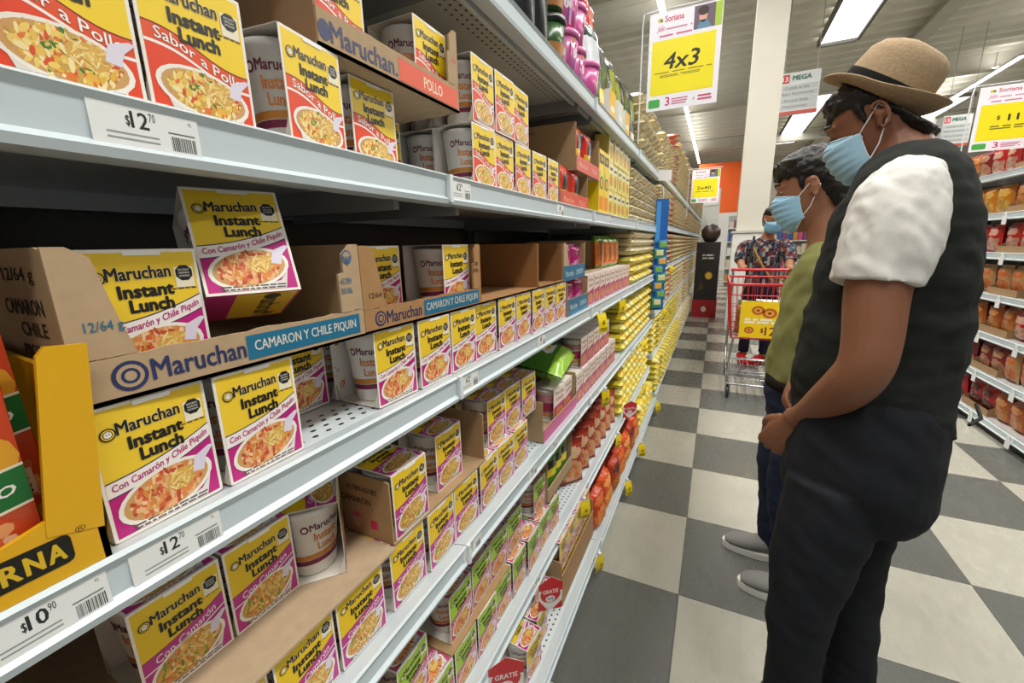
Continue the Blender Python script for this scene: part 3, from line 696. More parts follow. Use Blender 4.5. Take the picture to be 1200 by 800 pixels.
# ------------------------------------------------------------------ price labels in the rails
def price_label(y, z, w, h, price, cents, label, xf=XF):
    o = MB().box((xf-.0042, y, z), (xf-.003, y+w, z+h), '#eceeeb').build('price_label', 'print')
    tag(o, label, 'price label', 'white price labels in the rails')
    a = Art(); a.text('$', .30*w, .335*w, .48*h, .72*h, '#26282a', 1, .02); a.text(price, .345*w, .50*w, .48*h, .82*h, '#26282a', 1, .03); a.text(cents, .51*w, .57*w, .66*h, .84*h, '#26282a', 1, .01)
    a.lines(.12*w, .58*w, .20*h, .42*h, 2, '#9a9c9c', 1, .35); a.lines(.68*w, .95*w, .50*h, .56*h, 1, '#6a6c6c', 1)
    r = random.Random(int(y*1000)); u = .70*w
    while u < .95*w:
        b = r.uniform(.003, .012)*w; a.rect((u, .12*h), (u+b, .44*h), '#3a3c3c', 1); u += b+r.uniform(.004, .012)*w
    a.text('P2', .90*w, .93*w, .74*h, .82*h, '#55585a', 1, .01)
    a.mb(front_map(xf-.0030, y, z)).build('label_print', 'print', o)
    return o
price_label(.164, zA-.035, .072, .034, '12', '70', 'white price label reading $12.70 on the upper shelf rail')
price_label(.045, zB-.035, .066, .034, '10', '90', 'nearest white price label, reading $10.90, under the yellow display tray')
price_label(.125, zB-.035, .070, .034, '12', '70', 'white price label reading $12.70, under the nearest magenta carton')
price_label(.62, zA-.035, .066, .034, '12', '70', 'small white price label on the upper rail just past the rail joint')
price_label(.62, zB-.035, .066, .034, '12', '70', 'small white price label on the middle rail just past the rail joint')
price_label(.60, zC-.035, .07, .034, '12', '70', 'small white price label on the fourth shelf rail past the joint')
for i, (y, zz, nm) in enumerate([(.93, zC, 'fourth'), (1.1, zC, 'fourth'), (1.35, zC, 'fourth'), (1.62, zC, 'fourth'), (1.0, zB, 'middle'), (1.15, zA, 'upper'), (1.75, zA, 'upper'), (1.2, zD, 'fifth'), (.95, zD, 'fifth'), (1.4, zE, 'bottom')]):
    xf = XF if nm != 'bottom' else -.345
    o = price_label(y, zz-.035, .055, .033, '8', '50', 'small white price label on the %s rail about %s along' % (nm, ['a third','midway','two thirds','far','midway','midway','far','far','midway','far'][i]), xf)
def flag(x, y, z, label, rz=0, tilt=.15, W=.045, H=.075):
    e = empty('price_flag', label, 'price flag', (x, y, z), (0, tilt, rz), 'yellow price flags hanging from the shelf edges')
    r = []
    for i in range(5):
        t = i/4; r.append((.004+.012*math.sin(t*2.2), -H*t))
    m = MB()
    for i in range(4):
        (xa, za), (xb, zb) = r[i], r[i+1]
        m.add([(xa, -W/2, za), (xa, W/2, za), (xb, W/2, zb), (xb, -W/2, zb)], [(0,1,2,3)], '#f2d510'); m.add([(xa-.0008, -W/2, za), (xa-.0008, W/2, za), (xb-.0008, W/2, zb), (xb-.0008, -W/2, zb)], [(3,2,1,0)], '#f2d510')
    m.build('card', 'print', e)
    MB().box((-.006, -.006, -.004), (.006, .006, .012), '#e9eded').build('clip', 'plastic', e)
    a = Art(); a.text('8', -.006, .006, -.044, -.028, '#3a3618', 1, .02); a.lines(-.017, .017, -.066, -.054, 2, '#8a7c20', 1)
    a.mb(lambda u, v, l: (.0185+l, u, v)).build('flag_print', 'print', e)
for q in [(-.39, 1.60, zB-.03,'hanging from the middle rail where the packs begin'), (-.39, 2.02, zB-.03,'hanging from the middle rail, the farther one'),
          (-.39, 1.72, zC-.03,'hanging from the fourth rail, nearest'), (-.39, 2.75, zC-.03,'hanging from the fourth rail, farther'),
          (-.39, 1.42, zD-.01,'hanging from the fifth rail above the orange bags'), (-.39, 2.05, zD-.01,'hanging from the fifth rail, second along'), (-.39, 2.9, zD-.01,'hanging from the fifth rail, third along'),
          (-.325, 1.42, zE+.02,'on the bottom rail, nearest the camera'), (-.325, 2.0, zE+.02,'on the bottom rail beside the orange bags'), (-.325, 2.45, zE+.02,'on the bottom rail, third along'), (-.325, 3.2, zE+.02,'on the bottom rail, farthest'),
          (-.38, 3.9, .73,'on the far run among the yellow packs, lower'), (-.38, 4.3, 1.08,'on the far run among the yellow packs, upper')]:
    flag(q[0], q[1], q[2], 'curled yellow price flag '+q[3], rz=random.uniform(-.9, -.4), tilt=random.uniform(-.1, .3))
def sale_card(x, y, z, W, H, rz, label):
    e = empty('sale_card', label, 'sale card', (x, y, z), (0, .1, rz), 'red and white sale cards')
    MB().prism([(-W/2, 0), (W/2, 0), (W/2, H*.8), (0, H), (-W/2, H*.8)], 'x', -.0006, 0, '#f3efec').build('card', 'print', e)
    a = Art(); a.poly([(-W/2,0),(-W*.1,0),(-W/2,H*.35)],'#d8202a',1); a.poly([(W/2,H*.8),(0,H),(-W/2,H*.8),(-W/2,H*.62),(W/2,H*.55)],'#d8202a',1)
    a.ell(0,H*.48,W*.42,H*.26,'#d8202a',2,20); a.text('GRATIS',-W*.32,W*.32,H*.50,H*.62,'#f7f2ee',3,.03); a.ell(.0,H*.34,W*.2,H*.10,'#f3efec',3,14); a.text('X10',-W*.12,W*.12,H*.30,H*.38,'#1f1d1d',4,.03)
    a.poly([(W/2,0),(W*.1,0),(W/2,H*.25)],'#d8202a',1)
    a.mb(lambda u, v, l: (.0003+l, u, v)).build('card_print', 'print', e)
sale_card(-.375, 1.00, zD-.125, .075, .13, -.9, 'red and white sale card hanging from the fifth rail above the bottom cartons')
sale_card(-.375, .70, zD-.105, .085, .14, -.9, 'red and white sale card at the bottom edge of the picture, nearest')
sale_card(-.37, 2.25, zD+.01, .08, .10, -.9, 'small pink and white card standing among the yellow packs')

# ------------------------------------------------------------------ packs further along the left shelving
def stack(proto, xs, ys, zs, look, where, group, jit=.002, rot=(0,0,0), rj=.0):
    n = 0
    for a_, x in enumerate(xs):
        for c_, z in enumerate(zs):
            for b_, y in enumerate(ys):
                proto.put((x+random.uniform(-jit, jit), y+random.uniform(-jit, jit)*.5, z), (rot[0], rot[1]+random.uniform(-rj, rj), rot[2]+random.uniform(-rj, rj)), look+', %s layer of the %s pile %s' % (ORD[c_], ORD[b_], where), group)
def rng(a, b, st): 
    out = []; 
    while a < b: out.append(a); a += st
    return out
def box_proto(name, w, h, d, base, paint, cat):
    m = MB(); m.box((-d/2, -w/2, 0), (d/2, w/2, h), base); o = m.build(name, 'print'); tag(o, 'x', cat)
    paint.mb(front_map(d/2+.0002, -w/2, 0)).build('front_print', 'print', o)
    return o
# yellow/black soup boxes and beige packs on the upper shelf
a = Art(); a.rect((.004,.004),(.076,.236),'#f2cf12',0); a.rect((.004,.19),(.076,.225),'#20201c',1); a.rect((.004,.10),(.02,.16),'#8cc63a',1); a.ell(.042,.12,.027,.024,'#20201c',2,16); a.ell(.042,.12,.019,.017,'#f2a012',3,14); a.rect((.012,.02),(.07,.07),'#ee8a16',1); a.text('SOPA', .02,.066,.2,.215,'#f2cf12',3,.03)
YB = Proto(box_proto('soup_box', .08, .24, .05, '#e9c210', a, 'soup box'))
for i in range(2): YB.put((-.456, 1.73+.083*i, zA), (0,0,0), 'tall yellow and black soup box on the upper shelf, %s from the near side' % ORD[i], 'tall yellow soup boxes')
a = Art(); a.rect((.003,.003),(.087,.107),'#ead872',0); a.rect((.01,.07),(.08,.1),'#f3ecc4',1); a.ell(.045,.04,.03,.026,'#b8a81f',1,14); a.rect((.02,.078),(.07,.09),'#3c4426',2); a.ell(.045,.04,.018,.015,'#e87f2a',2,10)
PB = Proto(box_proto('pasta_box', .09, .11, .06, '#e3cf70', a, 'pasta box'))
stack(PB, [-.465], rng(1.91, 2.37, .094), [zA, zA+.112, zA+.224-.002], 'pale yellow pasta box', 'beyond the soup boxes', 'pale yellow pasta boxes on the upper shelf')
# pasta bags lying flat (local: front edge +x)
def flatbag(name, w, h, d, base, lab1, lab2, seed, cat='pasta bag', cheap=False):
    m = MB(); nx, ny = (6, 6) if not cheap else (3, 4); r = random.Random(seed)
    def P(u, v, sg):
        e = max(0, 1-abs(2*u-1)**9)**.5*max(0, 1-abs(2*v-1)**3.2)**.5
        return (d*(u-.5), w*(v-.5), h/2+sg*h/2*max(.06, e)*(1+.1*r.uniform(-1, 1)*(0 < u < 1)))
    for sg in (1, -1):
        V = [[P(i/nx, j/ny, sg) for j in range(ny+1)] for i in range(nx+1)]
        if sg > 0: fr1 = list(V[-1])
        else: fr0 = list(V[-1])
        for i in range(nx):
            for j in range(ny):
                u, v = (i+.5)/nx, (j+.5)/ny
                c = base
                if .22 < v < .62: c = lab1
                if u > .60 and .5 < v < .75: c = lab2
                q = [V[i][j], V[i+1][j], V[i+1][j+1], V[i][j+1]]
                m.add(q if sg > 0 else q[::-1], [(0,1,2,3)], c, False)
    N_ = ny+1; m.add([V_ for V_ in fr0]+[V_ for V_ in fr1], [(i, i+1, N_+i+1, N_+i) for i in range(ny)], lab1 if seed % 2 else base)
    o = m.build(name, 'film'); weld(o.data); tag(o, 'x', cat); return o
FB = [Proto(flatbag('pasta_bag', .125, .046, .17, b, c, d, i)) for i, (b, c, d) in enumerate([('#d8caa0','#e4dbb8','#bfb37a'), ('#dbcb98','#e8dfc2','#c2b46c'), ('#cfbb8c','#ded3b0','#c6ac6a')])]
RB = Proto(flatbag('pasta_bag', .125, .046, .17, '#c9452f', '#d8c9a0', '#b8301f', 9))
YBG = [Proto(flatbag('soup_packet', .10, .048, .14, b, c, d, 20+i)) for i, (b, c, d) in enumerate([('#e2cc30','#efe27a','#a8a838'), ('#e6d23a','#ecc434','#d8a42a'), ('#dccf5a','#ece4a0','#e0c430')])]
cnt = 0
for k, y in enumerate(rng(2.42, 3.33, .128)):
    for j in range(6):
        FB[(k+j) % 3].put((-.50, y+random.uniform(-.005, .005), zA+j*.0465), (0, 0, random.uniform(-.06, .06)), 'beige pasta bag, %s layer of the %s pile at the upper shelf end' % (ORD[j], ORD[k]), 'pasta bags at the far end of the upper shelf'); cnt += 1
# pasta bags on the top, saw-toothed pile past the dark bags
for k, y in enumerate(rng(2.63, 3.33, .128)):
    for j in range(7-(k % 3)):
        FB[(k*2+j) % 3].put((-.50+.02*(j % 2), y, SH['top']+j*.0465), (0, 0, random.uniform(-.06, .06)), 'beige pasta bag, %s layer of the %s pile on the top shelf' % (ORD[j], ORD[k]), 'pasta bags in the stepped pile on the top shelf'); cnt += 1
# middle shelf, far: pasta bags above yellow packets
for k, y in enumerate(rng(2.50, 3.33, .128)):
    for j in range(3): FB[(k+j) % 3].put((-.50, y, zB+.165+j*.0465), (0,0,random.uniform(-.06,.06)), 'beige pasta bag, %s layer of %s pile over the middle shelf packets' % (ORD[j], ORD[k]), 'pasta bags over the yellow packets'); cnt += 1
for zz, nm, ya, nz in ((zB, 'middle', 2.50, 3), (zC, 'fourth', 2.30, 5), (zD, 'fifth', 2.3, 6), (zE, 'bottom', 2.75, 3)):
    for k, y in enumerate(rng(ya, 3.33, .104)):
        for j in range(nz): YBG[(k*2+j) % 3].put((-.485 if nm != 'bottom' else -.44, y+random.uniform(-.004,.004), zz+j*.0535), (0,0,random.uniform(-.05,.05)), 'yellow soup packet, %s layer of the %s pile on the %s shelf' % (ORD[j], ORD[k], nm), 'yellow soup packets on the %s shelf' % nm)
# far run: nearest columns as things, the rest joined
far = MB(); left = max(0, 296-cnt); fy = 0
protoV = []
def raw(o): 
    me = o.data; col = me.color_attributes['Col'].data; out = []
    for p in me.polygons: out.append(([tuple(me.vertices[i].co) for i in p.vertices], tuple(col[p.loop_start].color[:3])))
    return out
cheap = [flatbag('c', .125, .046, .17, b, c, d, 30+i, cheap=True) for i, (b, c, d) in enumerate([('#d8caa0','#e4dbb8','#bfb37a'), ('#dbcb98','#e8dfc2','#c2b46c'), ('#cfbb8c','#ded3b0','#c6ac6a'), ('#c06a54','#d8c0a8','#b8402f'), ('#dccb4a','#e8dc8a','#8a9a3a'), ('#dfcf5a','#e6be48','#cfa848')])]
rawc = [raw(o) for o in cheap]
for o in cheap: bpy.data.objects.remove(o)
ycols = 0
for k in range(66):
    y = 3.47+k*.130
    for li, z in enumerate(FARZ+[2.14]):
        if li == 6: nl = 0 if k < 8 else 1+(k % 3)
        else: nl = 6
        for j in range(nl):
            red = (k % 17 in (7, 8)) and li >= 1
            yellow = li < 2 and k < 16 or (li == 2 and k < 6)
            zz = z+j*.0465
            if k < 2 or (k < 5 and li in (1,2,3,4) and left > 60 and not yellow) :
                P_ = YBG[(k+j) % 3] if yellow else (RB if red else FB[(k+j*2) % 3])
                if (not yellow and left > 0) or yellow:
                    P_.put((-.475 if li else -.43, y+random.uniform(-.004,.004), zz), (0,0,random.uniform(-.08,.08)), ('yellow soup packet' if yellow else 'red pasta bag' if red else 'beige pasta bag')+', %s layer of %s pile on the %s far-run shelf' % (ORD[j], ORD[k], ['bottom','second','third','fourth','fifth','top','topmost'][li]), 'packets in the far run past the blue strip')
                    if not yellow: left -= 1
                    continue
            q = rawc[4+(k+j) % 2] if yellow else rawc[3 if red else (k+j*2) % 3]
            dx = (-.475 if li else -.43)+random.uniform(-.006, .006)
            for vs, c in q: 
                n = len(far.v); far.v += [(p[0]+dx, p[1]+y, p[2]+zz) for p in vs]; far.f.append(tuple(range(n, n+len(vs)))); far.c.append(c); far.sm.append(True)
o = far.build('pasta_bags', 'film', kind='stuff'); tag(o, 'densely stacked beige and yellow pasta bags filling the far run of shelves', 'pasta bags')
RBused = RB.used
if not RBused: bpy.data.objects.remove(RB.o)
if False: RB.put((-.475, 4.5, FARZ[3]+.32), (0,0,0), 'red pasta bag lying on a beige pile in the far run')
# shrink-wrapped cup packs (white and pink) on the middle and fourth shelves
def cuppack():
    e = empty('cup_pack', 'x', 'noodle cup')
    c = MB(); c.lathe([(0,.002),(.031,.002),(.0425,.100),(.0438,.101),(.0438,.107),(.04,.109),(0,.109)], '#e6ded8', 20); cup = c.build('cup', 'foam', e)
    b = MB(); b.lathe([(.0345,.030),(.0385,.062)], '#a83258', 20); b.lathe([(.0392,.068),(.0418,.090)], '#cf8a98', 20); b.lathe([(.0334,.014),(.0345,.025)], '#d98a4a', 20); b.build('cup_print', 'foam', e)
    s = MB(); s.box((.0443,-.044,0),(.0450,.044,.116),'#e9ddd6'); s.box((-.045,-.044,.1155),(.045,.044,.116),'#e9ddd6'); s.box((-.045,-.044,0),(.045,.044,.0006),'#e9ddd6'); s.build('sleeve','print',e)
    a = Art(); a.band(lambda u: .02, lambda u: .45+.1*u, '#b8406a', 1, .04, .96); a.rect((.04,.55),(.96,.97),'#ecd9c9',1); a.text('Maruchan', .15,.85,.8,.9,'#57202f',2,.03); a.text('Lunch', .2,.8,.62,.74,'#8a2a3a',2,.04); a.ell(.5,.25,.36,.16,'#d9875a',2,16)
    a.mb(front_map(.0452,-.044,0), .088, .116).build('front_print','print',e)
    return e
CP = Proto(cuppack())
for i, y in enumerate([1.60, 1.695, 1.79, 1.885, 1.98, 2.075, 2.17, 2.265, 2.36]): CP.put((-.475, y, zB), (0,0,.0), 'white and pink noodle cup in carton sleeve, %s of the far middle-shelf row' % ORD[i], 'white and pink cups on the middle shelf')
for i, y in enumerate([1.28, 1.375, 1.47, 1.565, 1.66, 1.755, 1.85, 1.95, 2.05]): CP.put((-.487 if y < 1.44 else -.475, y-.006*(i == 1), zC+.0045 if y < 1.44 else zC), (0,0,-.12 if i == 0 else 0), 'white and pink noodle cup in carton sleeve, %s of the fourth-shelf row' % ORD[i], 'white and pink cups on the fourth shelf')
for i, y in enumerate([1.56, 1.655, 1.75, 1.845, 1.94]): CP.put((-.485, y, zC+.1175), (0,0,0), 'white and pink noodle cup, %s of the upper layer on the fourth shelf' % ORD[i], 'white and pink cups on the fourth shelf, upper')
# orange-green triangular packs and boxes at the far end of the middle shelf
def bag_art(base, mid, top, spot, seed):
    r = random.Random(seed); bl = [(r.uniform(.15,.85), r.uniform(.08,.45), r.uniform(.05,.12)) for _ in range(9)]
    def f(u, v):
        if v > .93 or v < .06: return top
        if ((u-.5)/.38)**2+((v-.72)/.13)**2 < 1: return mid
        for (x, y, k) in bl:
            if (u-x)**2+((v-y)*1.2)**2 < k*k: return spot
        if ((u-.5)/.46)**2+((v-.30)/.24)**2 < 1: return mix2(spot, mid)
        return base
    return f
def mix2(a, b):
    a, b = hexc(a), hexc(b); return tuple((x+y)/2 for x, y in zip(a, b))
GO = Proto(bag_proto('snack_bag', .11, .15, .05, [(0,1,.78,1,'#8fc43a'),(.2,.8,.2,.7,'#f0a060')], '#e87a2e', 'x', 'snack bag', 4, sealcol='#6aa82c'))
for i, y in enumerate([1.98, 2.09, 2.20, 2.31]): GO.put((-.50, y, zB+.118), (0,-.05,0), 'orange snack bag with green top, %s over the pink cups' % ORD[i], 'orange and green bags on the middle shelf')
tray('open kraft carton with a raised flap over the pink cups', 'kraft trays on the middle shelf', 1.66, 1.95, zB+CH+.001, -.47, .26, .13, .0, (0,0), None, None)
MG = Proto(bag_proto('magenta_pack', .105, .112, .05, bag_art('#b01a70','#7a1248','#c2187a','#d890b4',3), '#c2187a', 'x', 'noodle pack', 5, nx=16, nz=16, sealcol='#b01468'))
for i, y in enumerate([1.33, 1.44]): MG.put((-.460, y, zB+CH+.006), (0,0,0), 'magenta film pack in the blue-labelled case, %s' % ORD[i], 'magenta packs in the blue-labelled case')
for i, y in enumerate([1.37, 1.485]): MG.put((-.463, y, zB+.005), (0,0,0), 'magenta film pack in the low blue tray, %s' % ORD[i], 'magenta packs in the low blue tray')
# red packs in the red-fronted trays
RP = Proto(bag_proto('red_pack', .10, .125, .045, [(.1,.9,.1,.4,'#e8b020'),(.3,.8,.45,.8,'#1f1412')], '#d8331f', 'x', 'noodle pack', 6, sealcol='#c02818'))
for i, (y, z) in enumerate([(1.32, zA+.005), (1.44, zA+.005), (1.46, zA+.147), (1.59, zA+.147)]): RP.put((-.468, y, z), (0,.05,0), 'red and yellow film pack in the %s red-fronted case, %s' % (['lower','lower','raised','raised'][i], ORD[i % 2]), 'red packs in the red fronted cases')
# green bag lying on the fourth shelf
GB = bag_proto('snack_bag', .30, .16, .09, [(0,1,.0,.3,'#9ccf3a'),(.3,.7,.4,.8,'#f1efe0'),(.4,.6,.5,.7,'#e9c21a')], '#4e8a22', 'bright green snack bag lying on the pink cups of the fourth shelf', 'snack bag', 8)
GB.location = (-.44, 1.37, zC+.168); GB.rotation_euler = (0, -1.35, .15)
# upright red-orange packets on the fifth shelf
RO = Proto(bag_proto('noodle_packet', .118, .19, .032, bag_art('#a83a24','#e0b48c','#8a2418','#cf7430',1), '#b8442a', 'x', 'noodle packet', 7, nx=18, nz=22))
for i, y in enumerate([1.50, 1.605, 1.71, 1.815, 1.92, 2.025, 2.13]): RO.put((-.468, y, zD), (0,-.05,-.62), 'red and orange noodle packet standing on the fifth shelf, %s from the near side' % ORD[i], 'red noodle packets on the fifth shelf')
BR = Proto(bag_proto('noodle_packet', .11, .13, .05, bag_art('#7f4440','#c8a090','#5a2a28','#a86a50',2), '#96504a', 'x', 'noodle packet', 17, nx=16, nz=18))
for i, y in enumerate([1.5+.105*k for k in range(7)]): BR.put((-.60, y, zD+.10), (0,-.02,-.25), 'brown-pink noodle packet in the upper layer of the fifth shelf, %s from the near side' % ORD[i], 'brown packets on the fifth shelf')
# green-yellow packet leaning by the kraft boxes
GY = Proto(bag_proto('noodle_packet', .10, .14, .03, [(.1,.9,.4,.6,'#e9d21a'),(.1,.9,.65,.8,'#1f2a18')], '#5a8f30', 'x', 'noodle packet', 27))
for i in range(3): GY.put((-.47, 1.225+.058*i, zD+CH+.012), (0,.0,-.3), 'green and yellow packet leaning in the tall kraft box, %s' % ORD[i], 'green packets in the tall kraft box')
# orange-red glossy bags heaped on the bottom shelf
OB = [Proto(bag_proto('pepper_bag', .17, .16, .075, bag_art(c1,c2,'#8a2410','#e08a3a',40+i), c1, 'x', 'snack bag', 40+i, nx=18, nz=18)) for i, (c1, c2) in enumerate([('#c23c14','#e2702a'), ('#a82e12','#4a1810'), ('#d04c18','#f0a050')])]
n = 0
for k, y in enumerate(rng(1.64, 2.60, .150)):
    for j in range(2):
        q_ = OB[n % 3].put((-.388-.088*j, y+random.uniform(-.006,.006), zE), (random.uniform(-.04,.04), -.12+random.uniform(-.08,.05), random.uniform(-.12,.08)), 'glossy orange-red bag, %s row back, %s along the bottom shelf' % (ORD[j], ORD[k]), 'orange bags heaped on the bottom shelf'); q_.scale = (.95, .86, 1.06); n += 1

# ------------------------------------------------------------------ blue hanging strip at the end of the near run
e = empty('clip_strip', 'blue plastic hanging strip of small packets at the end of the near shelves', 'clip strip', (-.375, 3.30, .80), (0, 0, -.95))
MB().box((-.004, -.05, 0), (0, .05, .80), '#1c62b4').build('backing', 'plastic', e)
MB().box((0, -.046, .50), (.003, -.012, .78), '#4f9be0').build('blue_highlight_strip', 'plastic', e)
MB().tube([(0,0,.80),(0,0,.86),(-.02,0,.88)], .004, '#cfd4d6', 6).build('hook', 'metal', e)
for i in range(8):
    z = .02+.06*i; m = pillow(.085, .075, .02, [(.2,.8,.3,.8,['#d9d2a0','#7ab04a','#e0a83a'][i % 3])], '#1f6fb0' if i % 3 else '#2f8f7a', i, nx=6, nz=6)
    q = m.build('packet', 'film', e, loc=(.012, (-.012, .012)[i % 2], z)); weld(q.data)
o = MB().box((-.003, -.05, 0), (0, .05, .07), '#e8e4e0').build('price_card', 'print', loc=(-.37, 3.28, 1.72), rot=(0, 0, -1.0)); tag(o, 'small white and pink card above the blue strip', 'price card')

# ------------------------------------------------------------------ goods on the top shelf
zT = SH['top']
o = bag_proto('grey_pouch', .17, .24, .09, [(0,1,.55,1,'#6c6f70'),(.2,.8,.15,.4,'#aeb6ba')], '#b4bcc0', 'silver-grey pouch at the near end of the top shelf', 'pouch', 50); o.location = (-.475, .86, zT)
o = bag_proto('dark_pouch', .15, .26, .08, [(.2,.8,.5,.9,'#6f6a3a')], '#39403c', 'dark pouch with a yellow print, beside the silver-grey pouch on the top shelf', 'pouch', 51); o.location = (-.50, .685, zT)
o = MB().lathe([(0,.0),(.038,0),(.042,.01),(.042,.20),(.030,.235),(.016,.25),(.016,.28),(0,.28)], '#16181a', 20).build('black_bottle', 'plastic', loc=(-.455, 1.00, zT)); tag(o, 'glossy black bottle on the top shelf left of the green pots', 'bottle')
o2 = dup(o, loc=(-.46, 1.095, zT), label='second glossy black bottle on the top shelf, beside the pink tubs')
for i, (y, z) in enumerate([(1.20, zT), (1.20, zT+.115)]):
    e = empty('green_pot', 'dark green pot with black lid, %s beside the pink tubs' % ['lower','upper'][i], 'pot', (-.452, y, z), group='green pots on the top shelf')
    MB().lathe([(0,0),(.036,0),(.044,.09),(0,.09)], '#2f5a26', 20).build('pot', 'plastic', e); MB().lathe([(0,.088),(.047,.088),(.047,.104),(0,.105)], '#141614', 20).build('lid', 'plastic', e)
    MB().lathe([(.0372,.01),(.0405,.042)], '#b0763a', 20).build('label_band', 'print', e)
def tub():
    e = empty('pink_tub', 'x', 'tub')
    MB().lathe([(0,0),(.040,0),(.052,.105),(0,.105)], '#cf5a9c', 24).build('tub', 'plastic', e)
    MB().lathe([(0,.103),(.0555,.103),(.0555,.116),(.053,.119),(0,.119)], '#e07ab4', 24).build('lid', 'plastic', e)
    p = Art(); cr = lambda z: .040+.012*z/.105+.0003
    for off in (-1.4, -.3, .9):
        u = off*.046
        p.rect((u-.014,.02),(u+.014,.05),'#3a5fa8',2); p.rect((u-.016,.055),(u+.006,.085),'#7a2a5a',2); p.ell(u+.006,.062,.008,.013,'#f3e6ee',3,12); p.ell(u+.018,.06,.005,.010,'#f3e6ee',3,10); p.rect((u-.008,.088),(u+.004,.098),'#c9a23a',3); p.rect((u+.016,.012),(u+.024,.095),'#e6a0c8',2)
    p.mb(lambda u, v, l: ((cr(v)+l)*math.cos(u/.046), (cr(v)+l)*math.sin(u/.046), v)).build('label', 'print', e)
    return e
TB = Proto(tub())
for i, (x, y, j) in enumerate([(-.462, 1.325, 0), (-.462, 1.325, 1), (-.462, 1.325, 2), (-.475, 1.445, 0), (-.475, 1.445, 1), (-.475, 1.445, 2), (-.462, 1.57, 0), (-.58, 1.36, 0), (-.58, 1.36, 1), (-.58, 1.36, 2)]):
    TB.put((x, y, zT+j*.1195), (0,0,.4*i), 'pink tub, %s of the %s stack on the top shelf' % (['lowest','second','third'][j], 'nearest' if i < 3 else ('second' if i < 6 else ('low far' if i == 6 else 'hindmost'))), 'pink tubs on the top shelf')
DK = [Proto(bag_proto('coffee_bag', .148, .31, .065, a_, b_, 'x', 'bag', 60+i)) for i, (a_, b_) in enumerate([([(0,1,.55,.75,'#d8e0e4'),(.2,.8,.1,.35,'#2f6a4a')], '#1d3a2c'), ([(.1,.9,.15,.4,'#e8c23a'),(.2,.8,.5,.7,'#3f5a2a')], '#20261e'), ([(.3,.8,.55,.78,'#8a9438'),(.25,.75,.1,.3,'#c8c4b0')], '#2c3820')])]
for i, (x, y, k, t, s) in enumerate([(-.48,1.71,0,-.05,1), (-.48,1.865,1,-.1,1), (-.575,1.80,1,0,1.1), (-.48,2.02,2,-.08,1), (-.575,2.05,1,0,1.05), (-.48,2.175,2,-.12,.9)]):
    DK[k].put((x, y, zT), (0, t, -.12), ['dark green bag with white print beside the pink tubs','black and gold bag, first after the green bag','tall black bag behind the black and gold one','dark bag with lime print on the top shelf','black bag between the lime printed bags','small lime printed bag nearest the pasta pile'][i], 'dark bags on the top shelf')
for i, (x, y, k) in enumerate([(-.48,2.33,1), (-.48,2.475,2), (-.575,2.21,0), (-.575,2.37,1), (-.575,2.51,2)]):
    DK[k].put((x, y, zT), (0, -.06, -.12), ['black and gold bag past the small lime printed bag','lime printed bag touching the pasta pile','dark green bag in the back row, past the black ones','black and gold bag in the back row','lime printed bag in the back row, last before the pasta'][i], 'dark bags on the top shelf')
o = bag_proto('red_bag', .17, .15, .08, [(.3,.7,.3,.7,'#e89080')], '#c8281e', 'red bag lying over the dark bags on the top shelf', 'bag', 66); o.location = (-.56, 1.86, zT+.312)
for i, y in enumerate([1.78, 1.93, 2.08]):
    a = Art(); a.rect((0,0),(.1,.09),'#e9b81a' if i % 2 == 0 else '#d8d8cc',0); a.rect((.02,.02),(.08,.04),'#f2efe2',1)
    o = box_proto('sachet_box', .10, .09, .022, '#dcdcd4', a, 'box'); o.location = (-.418, y, zT); o['label'] = 'small pale box on the edge of the top shelf, %s from the tubs' % ORD[i]; o['group'] = 'pale boxes on the edge of the top shelf'

